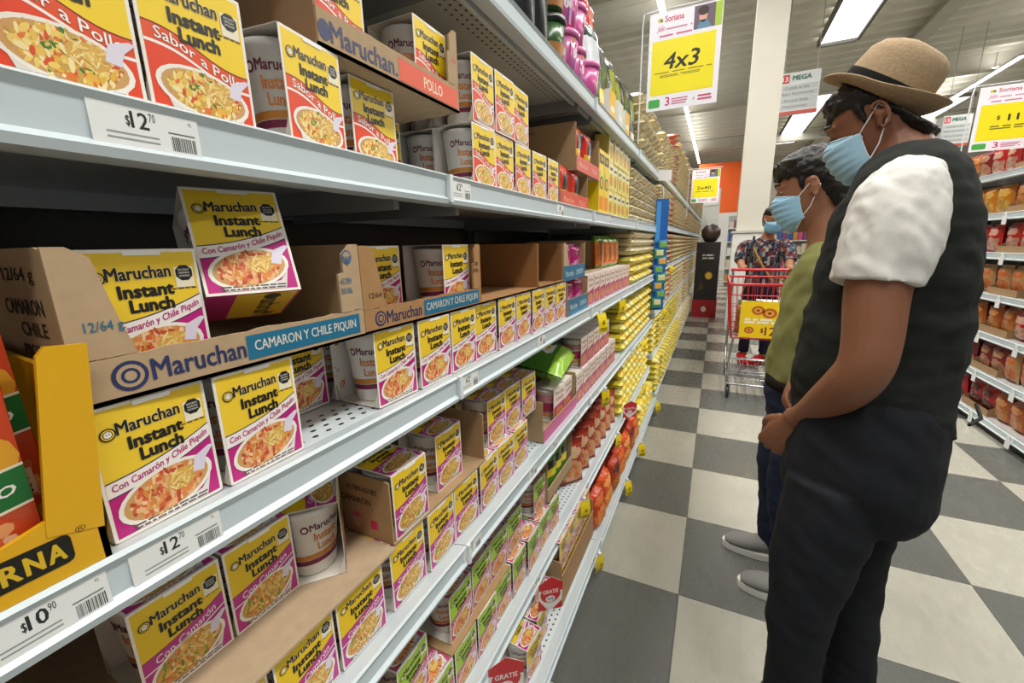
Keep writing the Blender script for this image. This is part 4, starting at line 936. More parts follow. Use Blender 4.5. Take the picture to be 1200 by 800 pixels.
# ------------------------------------------------------------------ hanging signs
def promo(x0, z0, y, W, H, big, label, wire=True):
    e = empty('promotion_sign', label, 'hanging sign', (x0, y, z0))
    MB().box((0, 0, 0), (W, .004, H), '#eceaf0').build('board', 'print', e)
    a = Art(); w_, h_ = W, H
    a.rect((.05*w_,.16*h_),(.93*w_,.72*h_),'#f0e016',1)
    a.rect((.62*w_,.76*h_),(.99*w_,.985*h_),'#6a5a66',1); a.ell(.74*w_,.88*h_,.055*w_,.06*h_,'#d8a08a',2,14); a.ell(.74*w_,.93*h_,.075*w_,.045*h_,'#3a2626',2.5,14); a.poly([(.66*w_,.76*h_),(.86*w_,.76*h_),(.8*w_,.84*h_),(.7*w_,.84*h_)],'#5f86a0',2)
    a.rect((.9*w_,.76*h_),(.99*w_,.985*h_),'#a8c83a',3)
    a.text('Soriana' if False else 'Seriana', .22*w_,.48*w_,.90*h_,.96*h_,'#c8324a',2,.03) if False else a.text('Soriana', .22*w_,.48*w_,.90*h_,.96*h_,'#c8324a',2,.03)
    a.ell(.15*w_,.925*h_,.035*w_,.022*h_,'#e8b020',2,10); a.ell(.17*w_,.92*h_,.02*w_,.018*h_,'#3a9a4a',3,10)
    a.text('Julio', .12*w_,.22*w_,.80*h_,.87*h_,'#d86a90',2,.02,shear=.3); a.lines(.24*w_,.6*w_,.82*h_,.85*h_,1,'#c890a8',2)
    a.lines(.15*w_,.6*w_,.755*h_,.775*h_,1,'#c86a90',2,.9)
    if big == '4x3': a.text('4x3', .24*w_,.72*w_,.42*h_,.58*h_,'#22201a',3,.03,shear=.2); a.lines(.1*w_,.9*w_,.385*h_,.40*h_,1,'#5a5416',3); a.lines(.18*w_,.75*w_,.34*h_,.37*h_,2,'#8a8220',3)
    elif big: a.text('$', .26*w_,.30*w_,.47*h_,.54*h_,'#22201a',3,.03); a.text('1', .39*w_,.415*w_,.45*h_,.55*h_,'#22201a',3,.015); a.text('1', .49*w_,.515*w_,.45*h_,.55*h_,'#22201a',3,.015); a.lines(.58*w_,.68*w_,.53*h_,.55*h_,1,'#22201a',3,.9); a.lines(.2*w_,.8*w_,.33*h_,.40*h_,2,'#6a6418',3)
    else: a.text('2x40', .2*w_,.7*w_,.40*h_,.50*h_,'#22201a',3,.03); a.lines(.15*w_,.8*w_,.33*h_,.36*h_,1,'#5a5416',3)
    a.rrect((.03*w_,.03*h_),(.2*w_,.12*h_),.008,'#4aa846',2); a.text('3', .28*w_,.34*w_,.04*h_,.13*h_,'#c8286a',2,.03)
    a.lines(.37*w_,.60*w_,.045*h_,.12*h_,3,'#c87090',2); a.text('+', .66*w_,.70*w_,.06*h_,.09*h_,'#8ab04a',2,.03); a.lines(.74*w_,.93*w_,.05*h_,.12*h_,2,'#c84a70',2)
    a.mb(lambda u, v, l: (u, -.0003-l, v)).build('sign_print', 'print', e)
    if wire: MB().tube([(-.035,.002,-.15),(-.035,.002,H*.9),(-.028,.002,H+.01),(0,.002,H+.012),(W+.02,.002,H+.012)], .0035, '#d9dadc', 7).build('wire_frame', 'metal', e)
    return e
promo(-.395, 1.968, 2.5, .335, .445, '4x3', 'white and yellow sign reading 4x3 above the left shelves')
promo(-.32, 1.73, 5.5, .29, .36, None, 'small yellow promotion sign hanging farther along the left shelves')
promo(1.45, 1.835, 4.0, .40, .385, '11', 'yellow promotion sign reading $11 above the right hand shelves')
for i, (x0, x1, z0, z1, y, lab) in enumerate([(.70, 1.24, 3.25, 3.86, 8.6, 'white hanging aisle sign reading 13 MEGA beside the column'), (4.05, 4.50, 3.12, 3.72, 12.5, 'small distant white aisle sign reading MEGA behind the hat')]):
    W, H = x1-x0, z1-z0
    e = empty('aisle_sign', lab, 'hanging sign', (x0, y, z0))
    MB().box((0,0,0),(W,.06 if not i else .35,H),'#dcdfdc').build('board','print',e)
    MB().box((-.002,-.004,-.0),(W+.002,-.0,.05),'#c8402e').build('red_edge','print',e)
    a = Art(); a.rrect((.03*W,.76*H),(.24*W,.96*H),.01,'#c8202c',1); a.text('13',.07*W,.20*W,.80*H,.91*H,'#f4eeee',2,.03); a.text('MEGA',.32*W,.78*W,.81*H,.92*H,'#1d6a4a',2,.06,shear=.05)
    for k, t in enumerate(('Comida en lata','Sopas deshidratadas','Arroz en bolsa','Frijol procesado')):
        a.rect((.03*W,(.585-.15*k)*H),(.97*W,(.70-.15*k)*H),'#bfc4c2',1); a.text(t,(.15 if k != 1 else .08)*W,(.75 if k != 1 else .88)*W,(.605-.15*k)*H,(.675-.15*k)*H,'#2f3434',2,.01)
    a.mb(lambda u, v, l: (u, -.005-l, v)).build('sign_print','print',e)
    for s_ in (.1, .9): MB().tube([(W*s_, .03, H),(W*s_, .03, 5.46-z0)], .006, '#a8a69c', 6).build('hanger','metal',e)

# ------------------------------------------------------------------ right hand shelves
XR = 1.70
RZ = [('bottom',.10),('second',.378),('third',.642),('fourth',.905),('fifth',1.18),('sixth',1.44),('top',1.712)]
gr = empty('gondola', 'white-railed steel shelving frame on the right', 'shelving', (XR+.45, 1.6, 0))
MB().box((0, 0, .02), (.02, 7.2, 2.0), '#8f8f8a').build('back_panel', 'metal', gr)
MB().box((-.40, 0, .0), (0, 7.2, .038), '#3e4041').build('kick_plate', 'metal', gr)
for k in range(9): MB().box((-.03, k*.9-.015, 0), (.03, k*.9+.015, 2.0), '#c9c9c4').build('upright', 'metal', gr)
def rshelf(y0, y1, z, lab):
    e = shelf_thing(0, y1-y0, 0, 0, lab, back=-.42, holes=False, w2='#e3e6e6'); e.location = (XR, y1, z); e.rotation_euler = (0, 0, PI)
    return e
RBAGS = [('#b81a1c','#d8a890','red'), ('#a8521c','#d08848','orange-brown'), ('#a81c20','#4a2018','dark red'), ('#b8885c','#d07038','tan'), ('#7a1620','#c08868','maroon'), ('#c87a14','#e0b048','yellow-orange')]
RPR = [Proto(bag_proto('snack_bag', .15, .19, .07, bag_art(c1, c2, c1, mix2(c2,'#5a2a1a') , 80+i), c1, 'x', 'snack bag', 80+i, nx=16, nz=18)) for i, (c1, c2, nm) in enumerate(RBAGS)]
def rtray():
    e = empty('snack_tray', 'x', 'cardboard tray')
    MB().box((-.24, 0, 0), (0, .33, .004), '#a98a66').build('tray_floor','kraft',e); MB().box((-.004,0,.004),(0,.33,.045),'#a98a66').build('front_panel','kraft',e)
    MB().prism([(-.24,.004),(-.004,.004),(-.004,.045),(-.18,.16),(-.24,.16)],'y',0,.004,'#9c7d5a').build('side_panel','kraft',e); MB().prism([(-.24,.004),(-.004,.004),(-.004,.045),(-.18,.16),(-.24,.16)],'y',.326,.33,'#9c7d5a').build('side_panel','kraft',e)
    return e
RT = Proto(rtray())
for li, (nm, z) in enumerate(RZ):
    for k in range(4):
        a_, b_ = 1.6+1.8*k, 3.4+1.8*k
        rshelf(a_, b_, z, 'white-edged shelf of the right shelving, %s level, %s section' % (nm, ['nearest','second','third','farthest'][k]))
    y = 2.62; k = 0
    while y < 8.6:
        ci = (li*2+int((y-2.6)/.66)) % 5
        if li == 5: ci = 5 if y > 3.3 and y < 5.2 else ci
        if li == 6: ci = 0 if k % 3 else 4
        if k % 4 == 2 and y < 5.5:
            RT.put((XR+.035, y+.33, z), (0, 0, PI), 'kraft tray of bags on the %s right shelf, %s item from the near end' % (nm, ORD[k]), 'kraft trays on the right shelves')
            for q in range(2): RPR[(ci+1) % 5].put((XR+.092, y+.088+.155*q, z+.0045), (0, random.uniform(.0, .08), PI+random.uniform(-.06,.06)), '%s snack bag, %s in kraft tray %s of the %s right shelf' % (RBAGS[(ci+1) % 5][2], ORD[q], ORD[k], nm), 'bags in trays on the %s right shelf' % nm)
            y += .36
        else:
            RPR[ci].put((XR+.075+random.uniform(0,.02), y+.08, z), (0, random.uniform(0, .10), PI+random.uniform(-.12,.12)), '%s snack bag, %s item along the %s right shelf' % (RBAGS[ci][2], ORD[k], nm), 'snack bags on the %s right shelf' % nm)
            y += .158
        k += 1
o = MB()
for li, (nm, z) in enumerate(RZ[:6]):
    for k, y in enumerate([2.95, 3.42, 3.85, 4.4]):
        yy = y+.07*(li % 3)
        e = empty('tag_holder', 'white price tag holder on the %s right rail, %s along' % (nm, ORD[k]), 'price tag', (XR-.004, yy, z-.045), group='white tag holders on the right rails')
        MB().box((-.004, -.022, -.03), (-.001, .022, .028), '#eef0f0').build('card', 'print', e); MB().box((-.006, -.01, .028), (.0, .01, .045), '#dfe4e4').build('clip', 'plastic', e)
for (y, z) in ((2.98, .43), (3.05, .12)):
    e = empty('price_flag', 'yellow price flag hanging from the %s right rail' % ('second' if z > .3 else 'bottom'), 'price flag', (XR-.012, y, z))
    MB().box((-.001, -.045, -.075), (0, .045, -.005), '#f0de12').build('card', 'print', e); MB().box((-.003,-.012,-.02),(.008,.012,.01),'#e8ecec').build('clip','plastic',e)
    Art().text('10', -.016,.016,-.055,-.03,'#2a2810',1,.03).mb(lambda u, v, l: (-.0014-l, -u, v)).build('flag_print','print',e)

# ------------------------------------------------------------------ far end of the aisle
e = empty('orange_banner', 'orange wall panel beyond the column', 'wall panel', (-1.0, 21.5, 0))
MB().box((.0,0,2.5),(2.4,.1,4.6),'#e8642a').build('orange_panel','paint',e); MB().box((0,0,.0),(2.4,.1,2.5),'#dcdad4').build('pale_panel','paint',e)
e = empty('display_stand', 'tall black cardboard display stand with red base at the end of the aisle', 'display stand', (-.315, 8.0, 0))
MB().box((0,0,.30),(.37,.35,1.28),'#221f1e').build('body','print',e); MB().box((-.01,-.01,0),(.38,.36,.30),'#a81e24').build('red_base','print',e)
m = MB(); m.lathe([(0,-.16),(.09,-.13),(.15,-.03),(.15,.06),(.09,.14),(0,.17)], '#3a2a22', 18); m.build('round_topper','print',e, loc=(.20,.17,1.42))
a = Art(); a.ell(.22,.72,.06,.065,'#b8922a',1,18); a.ell(.22,.72,.042,.046,'#d8b848',2,16); a.text('COCO', .10,.28,1.02,1.10,'#b9b4ae',1,.03) if False else a.lines(.10,.28,1.0,1.1,2,'#b9b4ae',1); a.ell(.18,.14,.04,.05,'#e0c8c0',1,12); a.poly([(.05,.45),(.16,.5),(.12,.62)],'#4a3a1a',1)
a.mb(lambda u, v, l: (u, -.011-l, v)).build('stand_print','print',e)
e = empty('end_panel', 'white end panel post of the far shelving run', 'end panel', (-.42, 12.45, 0)); MB().box((0,0,0),(.4,.06,2.6),'#d4d4cc').build('panel','paint',e); MB().box((.02,-.02,2.2),(.38,0,2.6),'#eceae4').build('header','paint',e)
cols = ['#b8302e','#2f5a9a','#d8c8b0','#c84a7a','#3f7a4a','#e8e4dc','#7a3a6a','#c88a3a']
for s_ in range(2):
    e = empty('far_display', ['distant shelf of many coloured goods between stand and column','distant shelf of coloured goods past the column'][s_], 'shelving', (.25+1.6*s_, 14.0+s_, 0))
    MB().box((0,.3,0),(1.5,.35,2.0),'#a8a8a2').build('back_panel','metal',e)
    for j in range(5):
        MB().box((0,0,.1+j*.38),(1.5,.3,.13+j*.38),'#dcdcd8').build('shelf_board','metal',e)
        g = MB()
        for k in range(12):
            h = random.uniform(.15,.3); g.box((.02+k*.122,.02,.1305+j*.38),(.02+k*.122+.11,.15,.13+j*.38+h), random.choice(cols))
        g.build('assorted_goods','print',e,kind='stuff')

# ------------------------------------------------------------------ trolley
def cart():
    e = empty('shopping_cart', 'red and chrome shopping trolley with a yellow flyer on its front', 'shopping cart', (.11, 3.78, 0))
    R_ = '#b8242c'; Wb, Wt = .50, .56; L0, L1 = .0, .80
    # basket corners
    def P(u, v, h): # u across, v along, h height 0..1
        w_ = (.44+.08*h)*(1-.0*v); return (.27+(u-.5)*w_, .04*(1-h)+v*(.78+.06*h), .52+.44*h)
    fr = MB()
    for h in (0, 1):
        pts = [P(0,0,h),P(1,0,h),P(1,1,h),P(0,1,h),P(0,0,h)]
        fr.tube(pts, .010 if h else .007, R_, 8)
    for (u, v) in ((0,0),(1,0),(0,1),(1,1)): fr.tube([P(u,v,0),P(u,v,1)], .008, R_, 8)
    fr.build('basket_frame', 'plastic', e)
    for nm, f, n in (('front_grid', lambda t, h: P(t,0,h), 12), ('rear_grid', lambda t, h: P(t,1,h), 12), ('side_grid', lambda t, h: P(0,t,h), 16), ('side_grid', lambda t, h: P(1,t,h), 16)):
        g = MB()
        for i in range(n+1): g.tube([f(i/n,0),f(i/n,1)], .0028, R_, 5)
        for i in range(1, 5): g.tube([f(k/4,i/5) for k in range(5)], .003, R_, 5)
        g.build(nm, 'plastic', e)
    g = MB()
    for i in range(11): g.tube([P(i/10,0,0),P(i/10,1,0)], .003, R_, 5)
    for i in range(7): g.tube([P(0,i/6,0),P(1,i/6,0)], .003, R_, 5)
    g.build('bottom_grid', 'plastic', e)
    c = MB(); G_ = '#b9bcc0'
    for u in (0, 1):
        x = .05 if u == 0 else .49
        c.tube([(x,.02,.13),(x,.80,.16),(x,.90,.30),(x,.86,.62),(x,.92,1.02)], .011, G_, 8)
        c.tube([(x,.06,.14),(x,.03,.34),(x+(.02 if u == 0 else -.02),.06,.52)], .010, G_, 8)
    c.tube([(.05,.02,.13),(.49,.02,.13)], .010, G_, 8); c.tube([(.05,.80,.16),(.49,.80,.16)], .009, G_, 8)
    c.build('chrome_frame', 'chrome', e)
    c = MB()
    for i in range(1, 7): c.tube([(.05+.44*i/7,.02,.13),(.05+.44*i/7,.80,.16)], .004, G_, 5)
    for i in range(1, 5): c.tube([(.05,.02+.78*i/5,.136),(.49,.02+.78*i/5,.136)], .004, G_, 5)
    for i in range(0, 5): c.tube([(.045+.11*i,.05,.14),(.045+.11*i,.045,.34)], .003, G_, 5)
    c.tube([(.05,.05,.34),(.49,.05,.34)], .005, G_, 6); c.tube([(.05,.05,.24),(.49,.05,.24)], .003, G_, 6)
    c.build('lower_rack', 'chrome', e)
    MB().tube([(.03,.92,1.02),(.51,.92,1.02)], .014, R_, 10).build('handle', 'plastic', e)
    for (x, y) in ((.06,.05),(.48,.05),(.06,.82),(.48,.82)):
        w_ = MB(); R2 = [[(x+dx, y+r_*math.cos(t*PI/9), .055+r_*math.sin(t*PI/9)) for t in range(18)] for dx, r_ in ((-.012,.045),(-.010,.054),(.010,.054),(.012,.045))]
        w_.rings(R2, '#2a2b2c'); q = w_.build('wheel', 'plastic', e)
        MB().box((x-.02, y-.015, .05), (x-.015, y+.015, .135), '#8a8d90').build('fork', 'chrome', q); MB().box((x+.015, y-.015, .05), (x+.02, y+.015, .135), '#8a8d90').build('fork', 'chrome', q)
    f = MB(); f.box((.10,-.012,.54),(.42,-.009,.83),'#efc80e'); fo = f.build('flyer', 'print', e)
    a = Art(); 
    for (x, z, r_) in ((.22,.76,.045),(.30,.74,.05),(.17,.60,.035)): a.ell(x,z,r_,r_*.8,'#b8641e',1,14); a.ell(x,z,r_*.6,r_*.45,'#e8a03a',2,12); a.ell(x,z,r_*.3,r_*.2,'#7a3a12',3,10)
    a.lines(.13,.40,.655,.70,2,'#f6eec8',4,.8); a.text('$', .25,.27,.58,.62,'#7a2a1a',4,.03); a.text('12', .28,.35,.565,.63,'#7a2a1a',4,.03)
    a.mb(lambda u, v, l: (u, -.0125-l, v)).build('flyer_print','print',fo)
    return e
cart()
CG = [('brown_bag','#8a6a42',.17,.16),('cream_pack','#d8ceb0',.30,.36),('green_pack','#4f6a3a',.2,.5),('orange_box','#c8632a',.33,.15),('white_tub','#e0dcd4',.35,.6)]
for i, (nm, c, x, y) in enumerate(CG):
    o = bag_proto(nm, .20, .24, .10, [(.2,.8,.3,.7,'#e8d8b8')], c, ['brown bag in the trolley, nearest its left corner','cream pack in the middle of the trolley','green pack in the trolley behind the brown bag','orange box-shaped pack at the front of the trolley','white pack at the back of the trolley'][i], 'grocery pack', 90+i)
    o.location = (.11+x, 3.78+y+.04, .53); o.rotation_euler = (0, 0, 1.4)
# ------------------------------------------------------------------ people
def cat_rom(P, n):
    P = [np.array(p, float) for p in P]; out = []
    Q = [2*P[0]-P[1]]+P+[2*P[-1]-P[-2]]
    for i in range(1, len(Q)-2):
        for k in range(n):
            t = k/n; a, b, c, d = Q[i-1], Q[i], Q[i+1], Q[i+2]
            out.append(.5*((2*b)+(-a+c)*t+(2*a-5*b+4*c-d)*t*t+(-a+3*b-3*c+d)*t**3))
    out.append(P[-1]); return out
def limb(m, pts, c, n=5, seg=16, up=(0,0,1)):
    """pts: (x,y,z, r1[, r2]) smooth tapering tube with elliptic section; r1 along first side axis"""
    Q = cat_rom([p if len(p) == 5 else (*p, p[3]) for p in pts], n)
    U = None; R = []
    for i, q in enumerate(Q):
        p = Vector(q[:3]); a = Vector(Q[max(i-1, 0)][:3]); b = Vector(Q[min(i+1, len(Q)-1)][:3]); d = (b-a).normalized()
        if U is None: U = Vector(up)
        u = (U-d*U.dot(d)).normalized(); s = d.cross(u)
        R.append([p+u*(max(q[3], .001)*math.cos(2*PI*k/seg))+s*(max(q[4], .001)*math.sin(2*PI*k/seg)) for k in range(seg)])
    m.rings(R, c); return m
def rot_frame(yaw):  # facing direction angle: local +X -> (cos,sin)
    return Matrix.Rotation(yaw, 4, 'Z')
def remeshed(m, name, mat, parent, voxel=.006, smooth=6, fold=None, col=None, kind=None):
    o = m.build(name, mat)
    md = o.modifiers.new('r', 'REMESH'); md.mode = 'VOXEL'; md.voxel_size = voxel; md.use_smooth_shade = True
    if smooth:
        s = o.modifiers.new('s', 'SMOOTH'); s.factor = .5; s.iterations = smooth
    dg = bpy.context.evaluated_depsgraph_get(); dg.update()
    me = bpy.data.meshes.new_from_object(o.evaluated_get(dg)); o.modifiers.clear(); old = o.data; o.data = me
    n = len(me.vertices)
    if fold:
        co = np.empty(n*3, np.float32); me.vertices.foreach_get('co', co); no = np.array([v.normal[:] for v in me.vertices]); co = co.reshape(-1, 3)
        for i in range(n):
            p = co[i]; co[i] = p+no[i]*fold(Vector(p))
        me.vertices.foreach_set('co', co.ravel()); me.update()
    for a_ in list(me.color_attributes): me.color_attributes.remove(a_)
    ca = me.color_attributes.new('Col', 'FLOAT_COLOR', 'POINT'); c = hexc(col)
    if callable(kind):
        arr = np.array([(*kind(Vector(v.co), c), 1) for v in me.vertices], np.float32)
    else: arr = np.tile(np.array((*c, 1), np.float32), (n, 1))
    ca.data.foreach_set('color', arr.ravel())
    if not me.materials: me.materials.append(M[mat])
    for p in me.polygons: p.use_smooth = True
    if parent is not None: o.parent = parent
    return o
HEADL = [(-.020,.055,-.03,.030),(.0,.078,-.050,.044),(.02,.090,-.066,.053),(.045,.096,-.076,.060),(.075,.097,-.084,.066),(.10,.095,-.090,.070),(.125,.091,-.096,.073),(.150,.094,-.099,.0755),(.175,.088,-.098,.075),(.198,.072,-.088,.068),(.216,.048,-.066,.053),(.227,.020,-.036,.030),(.231,-.004,-.012,.006)]
def head_rings(off=0, levels=HEADL, n=28, fcut=None, zoff=0):
    R = []
    for (z, fx, bx, w_) in levels:
        cx = (fx+bx)/2; a = (fx-bx)/2+off; b = w_+off; ring = []
        for k in range(n):
            t = 2*PI*k/n; c, s = math.cos(t), math.sin(t)
            ring.append(Vector((cx+a*math.copysign(abs(c)**.92, c), b*math.copysign(abs(s)**.92, s), z+zoff)))
        R.append(ring)
    return R
def put_head(m, T, col):
    m.rings([[T @ p for p in r] for r in head_rings()], col)
    # nose, brow ridge, lips, chin
    limb(m, [(*(T @ Vector(p)), r) for p, r in (((.088,0,.135), .008), ((.103,0,.115), .010), ((.116,0,.092), .013), ((.103,0,.083), .010))], col, 4, 10, (0,1,0))
    for s in (-1, 1):
        m.tube([T @ Vector((.108,s*.006,.088)), T @ Vector((.100,s*.015,.086)), T @ Vector((.092,s*.014,.088))], [.006,.008,.004], col, 8)
        m.tube([T @ Vector((.095,s*.008,.143)), T @ Vector((.090,s*.03,.148)), T @ Vector((.075,s*.052,.142))], [.007,.009,.006], col, 8)
        m.tube([T @ Vector((.080,s*.022,.127)), T @ Vector((.084,s*.032,.127)), T @ Vector((.074,s*.044,.126))], [.008,.011,.006], col, 8)
    m.tube([T @ Vector((.082,-.022,.052)), T @ Vector((.102,0,.054)), T @ Vector((.082,.022,.052))], [.004,.009,.004], col, 8)
    # ears
    for s in (-1, 1):
        R = []
        for k in range(13):
            t = -1.9+k*4.4/12*1.0; x = -.012-.016*math.cos(t+PI)*-1; z = .115+.030*math.sin(t)
            R.append(T @ Vector((-.012-.017*math.cos(t)*.9, s*(.076+.010*(1-abs(math.sin(t))*.2)), .115+.030*math.sin(t))))
        m.tube(R, [.0045]*13, col, 8)
        m.tube([T @ Vector((-.004,s*.070,.130)), T @ Vector((-.014,s*.077,.115)), T @ Vector((-.004,s*.074,.092))], [.010,.011,.006], col, 8)
def tuck_under_hat(o, hb):
    """press whatever would stick out of the hat back inside its crown"""
    inv = hb.inverted()
    for v in o.data.vertices:
        p = inv @ v.co
        if p.z > -.004:
            q = math.hypot((p.x+.004)/.098, p.y/.083); lim = .93-.9*max(0, p.z-.03)
            if q > lim: p.x = (p.x+.004)*lim/q-.004; p.y *= lim/q
            p.z = min(p.z, .088); v.co = hb @ p
    o.data.update()
def ffold(scale, amp, ax=(1,1,1)):
    return lambda p: amp*(noise.noise(Vector((p[0]*ax[0]*scale, p[1]*ax[1]*scale, p[2]*ax[2]*scale)))+.5*noise.noise(Vector((p[0]*ax[0]*scale*2.3+7, p[1]*ax[1]*scale*2.3, p[2]*ax[2]*scale*2.3))))
def hand(m, T, col, curl=.9, s=1.0, side=1):
    """local: wrist at origin, fingers toward +X, palm faces -Z, thumb toward +Y*side"""
    def V(x, y, z): return T @ Vector((x*s, y*s*side, z*s))
    limb(m, [(*V(-.02,0,0), .019*s, .026*s), (*V(.01,0,.0), .017*s, .027*s), (*V(.05,0,0), .015*s, .037*s), (*V(.085,0,-.002), .013*s, .037*s), (*V(.098,0,-.004), .008*s, .030*s)], col, 4, 14, T.to_3x3() @ Vector((0,0,1)))
    for i, (y, L, x0) in enumerate(((.029,.068,.088),(.0095,.076,.092),(-.010,.070,.089),(-.028,.056,.080))):
        a = 0; p = Vector((x0, y, -.003)); pts = [(*V(x0-.02, y*.9, -.002), .0085*s)]; pts.append((*V(*p), .009*s))
        for k, l in enumerate((.44, .31, .25)):
            a += curl*(.75, .95, .6)[k]*(1+.08*i); p = p+Vector((math.cos(a), 0, -math.sin(a)))*L*l; pts.append((*V(*p), (.0080,.0074,.0062)[k]*s))
        limb(m, pts, col, 3, 9, T.to_3x3() @ Vector((0,1,0)))
    limb(m, [(*V(.015,.022,-.004), .012*s), (*V(.045,.042,-.014), .0115*s), (*V(.070,.046,-.028), .010*s), (*V(.092,.036,-.038), .0075*s)], col, 3, 9, T.to_3x3() @ Vector((0,0,1)))
def mask_mesh(T, parent, col='#a3cbdf'):
    m = MB(); R = []
    prof = [(.118,.102,.9),(.108,.113,1.0),(.095,.121,1.05),(.078,.120,1.1),(.060,.117,1.12),(.040,.112,1.12),(.022,.104,1.08),(.004,.092,1.0),(-.010,.072,.85),(-.016,.055,.7)]
    fine = cat_rom([(z, x, w_) for z, x, w_ in prof], 5)
    nn = 24
    for side in (0, 1):
        R = []
        for j, (z, x, w_) in enumerate(fine):
            pl = .0022*math.sin(j*1.15)*(1 if 6 < j < 40 else .2); ring = []
            for k in range(nn+1):
                t = -1.0+2*k/nn; an = t*1.42*min(1, w_)
                depth = x*math.cos(an)**.75-.006*0; yy = (.071+.003)*math.sin(an)*1.04
                zz = z+(.095-z)*.0*abs(t)+(.0 if z > .05 else .026*abs(t)**2*(.05-z)/.06)-(.020*abs(t)**2 if z > .1 else 0)
                xx = max(depth, -.01)+pl*(1-abs(t)**2)-(.0012 if side else 0)
                ring.append(T @ Vector((xx+.002, yy, zz)))
            R.append(ring)
        if side: R = [r[::-1] for r in R]
        m.rings(R, col if not side else '#e8eef0', cap=False, closed=False)
    o = m.build('face_mask', 'mask', parent)
    for s in (-1, 1):
        MB().tube([T @ Vector(p) for p in ((.030,s*.073,.098),(.008,s*.079,.118),(-.014,s*.082,.140),(-.030,s*.083,.115),(-.012,s*.080,.085),(.005,s*.077,.055),(.030,s*.073,.028))], .0014, '#eef0f2', 6).build('ear_loop', 'mask', o)
    e2 = MB(); e2.tube([T @ Vector((.104*math.cos(a)**.75+.003, .076*math.sin(a), .118-.020*(a/1.27)**2)) for a in [(-1.27+2.54*k/16) for k in range(17)]], .0018, '#b9dcea', 6); e2.build('mask_edge', 'mask', o)
    return o
def eyes(T, parent):
    for s in (-1, 1):
        m = MB(); c = Vector((.0745, s*.034, .127)); n = 12
        R = [[T @ (c+Vector((.0125*math.cos(f), .0125*math.sin(f)*math.cos(2*PI*k/n), .0075*math.sin(f)*math.sin(2*PI*k/n)))) for k in range(n)] for f in (1.6, 1.1, .7, .45)]
        m.rings(R[:3], '#e6ded6', False); m.rings(R[2:], '#24140e'); m.build('eye', 'plastic', parent)
        b = MB(); b.tube([T @ Vector(p) for p in ((.099,s*.012,.149),(.096,s*.030,.156),(.080,s*.052,.150))], [.0025,.0042,.0018], '#191210', 8); b.build('eyebrow', 'hair', parent)
def hair_cap(T, parent, col, levels, amp, sc, back_low=.045, front=.165):
    m = MB()
    R = []
    for (z, fx, bx, w_) in levels: 
        R += head_rings(.0, [(z, fx, bx, w_)])
    m.rings([[T @ p for p in r] for r in R], col)
    return m
def folder_hair(T, parent, col, curly=0, hatted=False):
    lv = [(.040,-.050,-.090,.050),(.070,-.035,-.099,.066),(.10,-.012,-.106,.074),(.130,.012,-.112,.0795),(.150,.045,-.114,.083),(.168,.092,-.114,.085),(.190,.092,-.108,.083),(.212,.080,-.092,.074),(.232,.055,-.070,.058),(.246,.015,-.030,.028)]
    if curly: lv = [(z+(.006 if z > .15 else 0), f+(.010 if z > .15 else 0), b-.004, w_+.003) for z, f, b, w_ in lv]
    if hatted: lv = lv[:5]+[(.168,.080,-.100,.078),(.178,.06,-.08,.065)]
    m = hair_cap(T, parent, col, lv, 0, 0)
    for s in (-1, 1): m.tube([T @ Vector(p) for p in ((.022,s*.072,.160),(.018,s*.072,.130),(.018,s*.071,.108))], [.012,.008,.003], col, 8)
    r = random.Random(3)
    if hatted:
        for i in range(22):
            a = r.uniform(-1.2, 1.2); p = Vector((-.005+.098*math.cos(a), .080*math.sin(a), r.uniform(.158,.172))); m.tube([T @ p, T @ (p+Vector((.012,0,-.004))), T @ (p+Vector((.016,0,-.022)))], [.010,.010,.004], col, 7)
    for i in range(46 if curly else 0 if hatted else 16):
        a = r.uniform(-1.3, 1.3); z = r.uniform(.165, .215); rad = r.uniform(.010, .016) if curly else .009
        p = Vector((-.005+.095*math.cos(a), .080*math.sin(a), z)); m.tube([T @ (p+Vector((-.02,0,.006))), T @ p, T @ (p+Vector((.010,0,-.012)))], [rad*.5, rad, rad*.4], col, 7)
    return remeshed(m, 'hair', 'hair', parent, .0055, 2, ffold(60, .006 if curly else .0035), col)

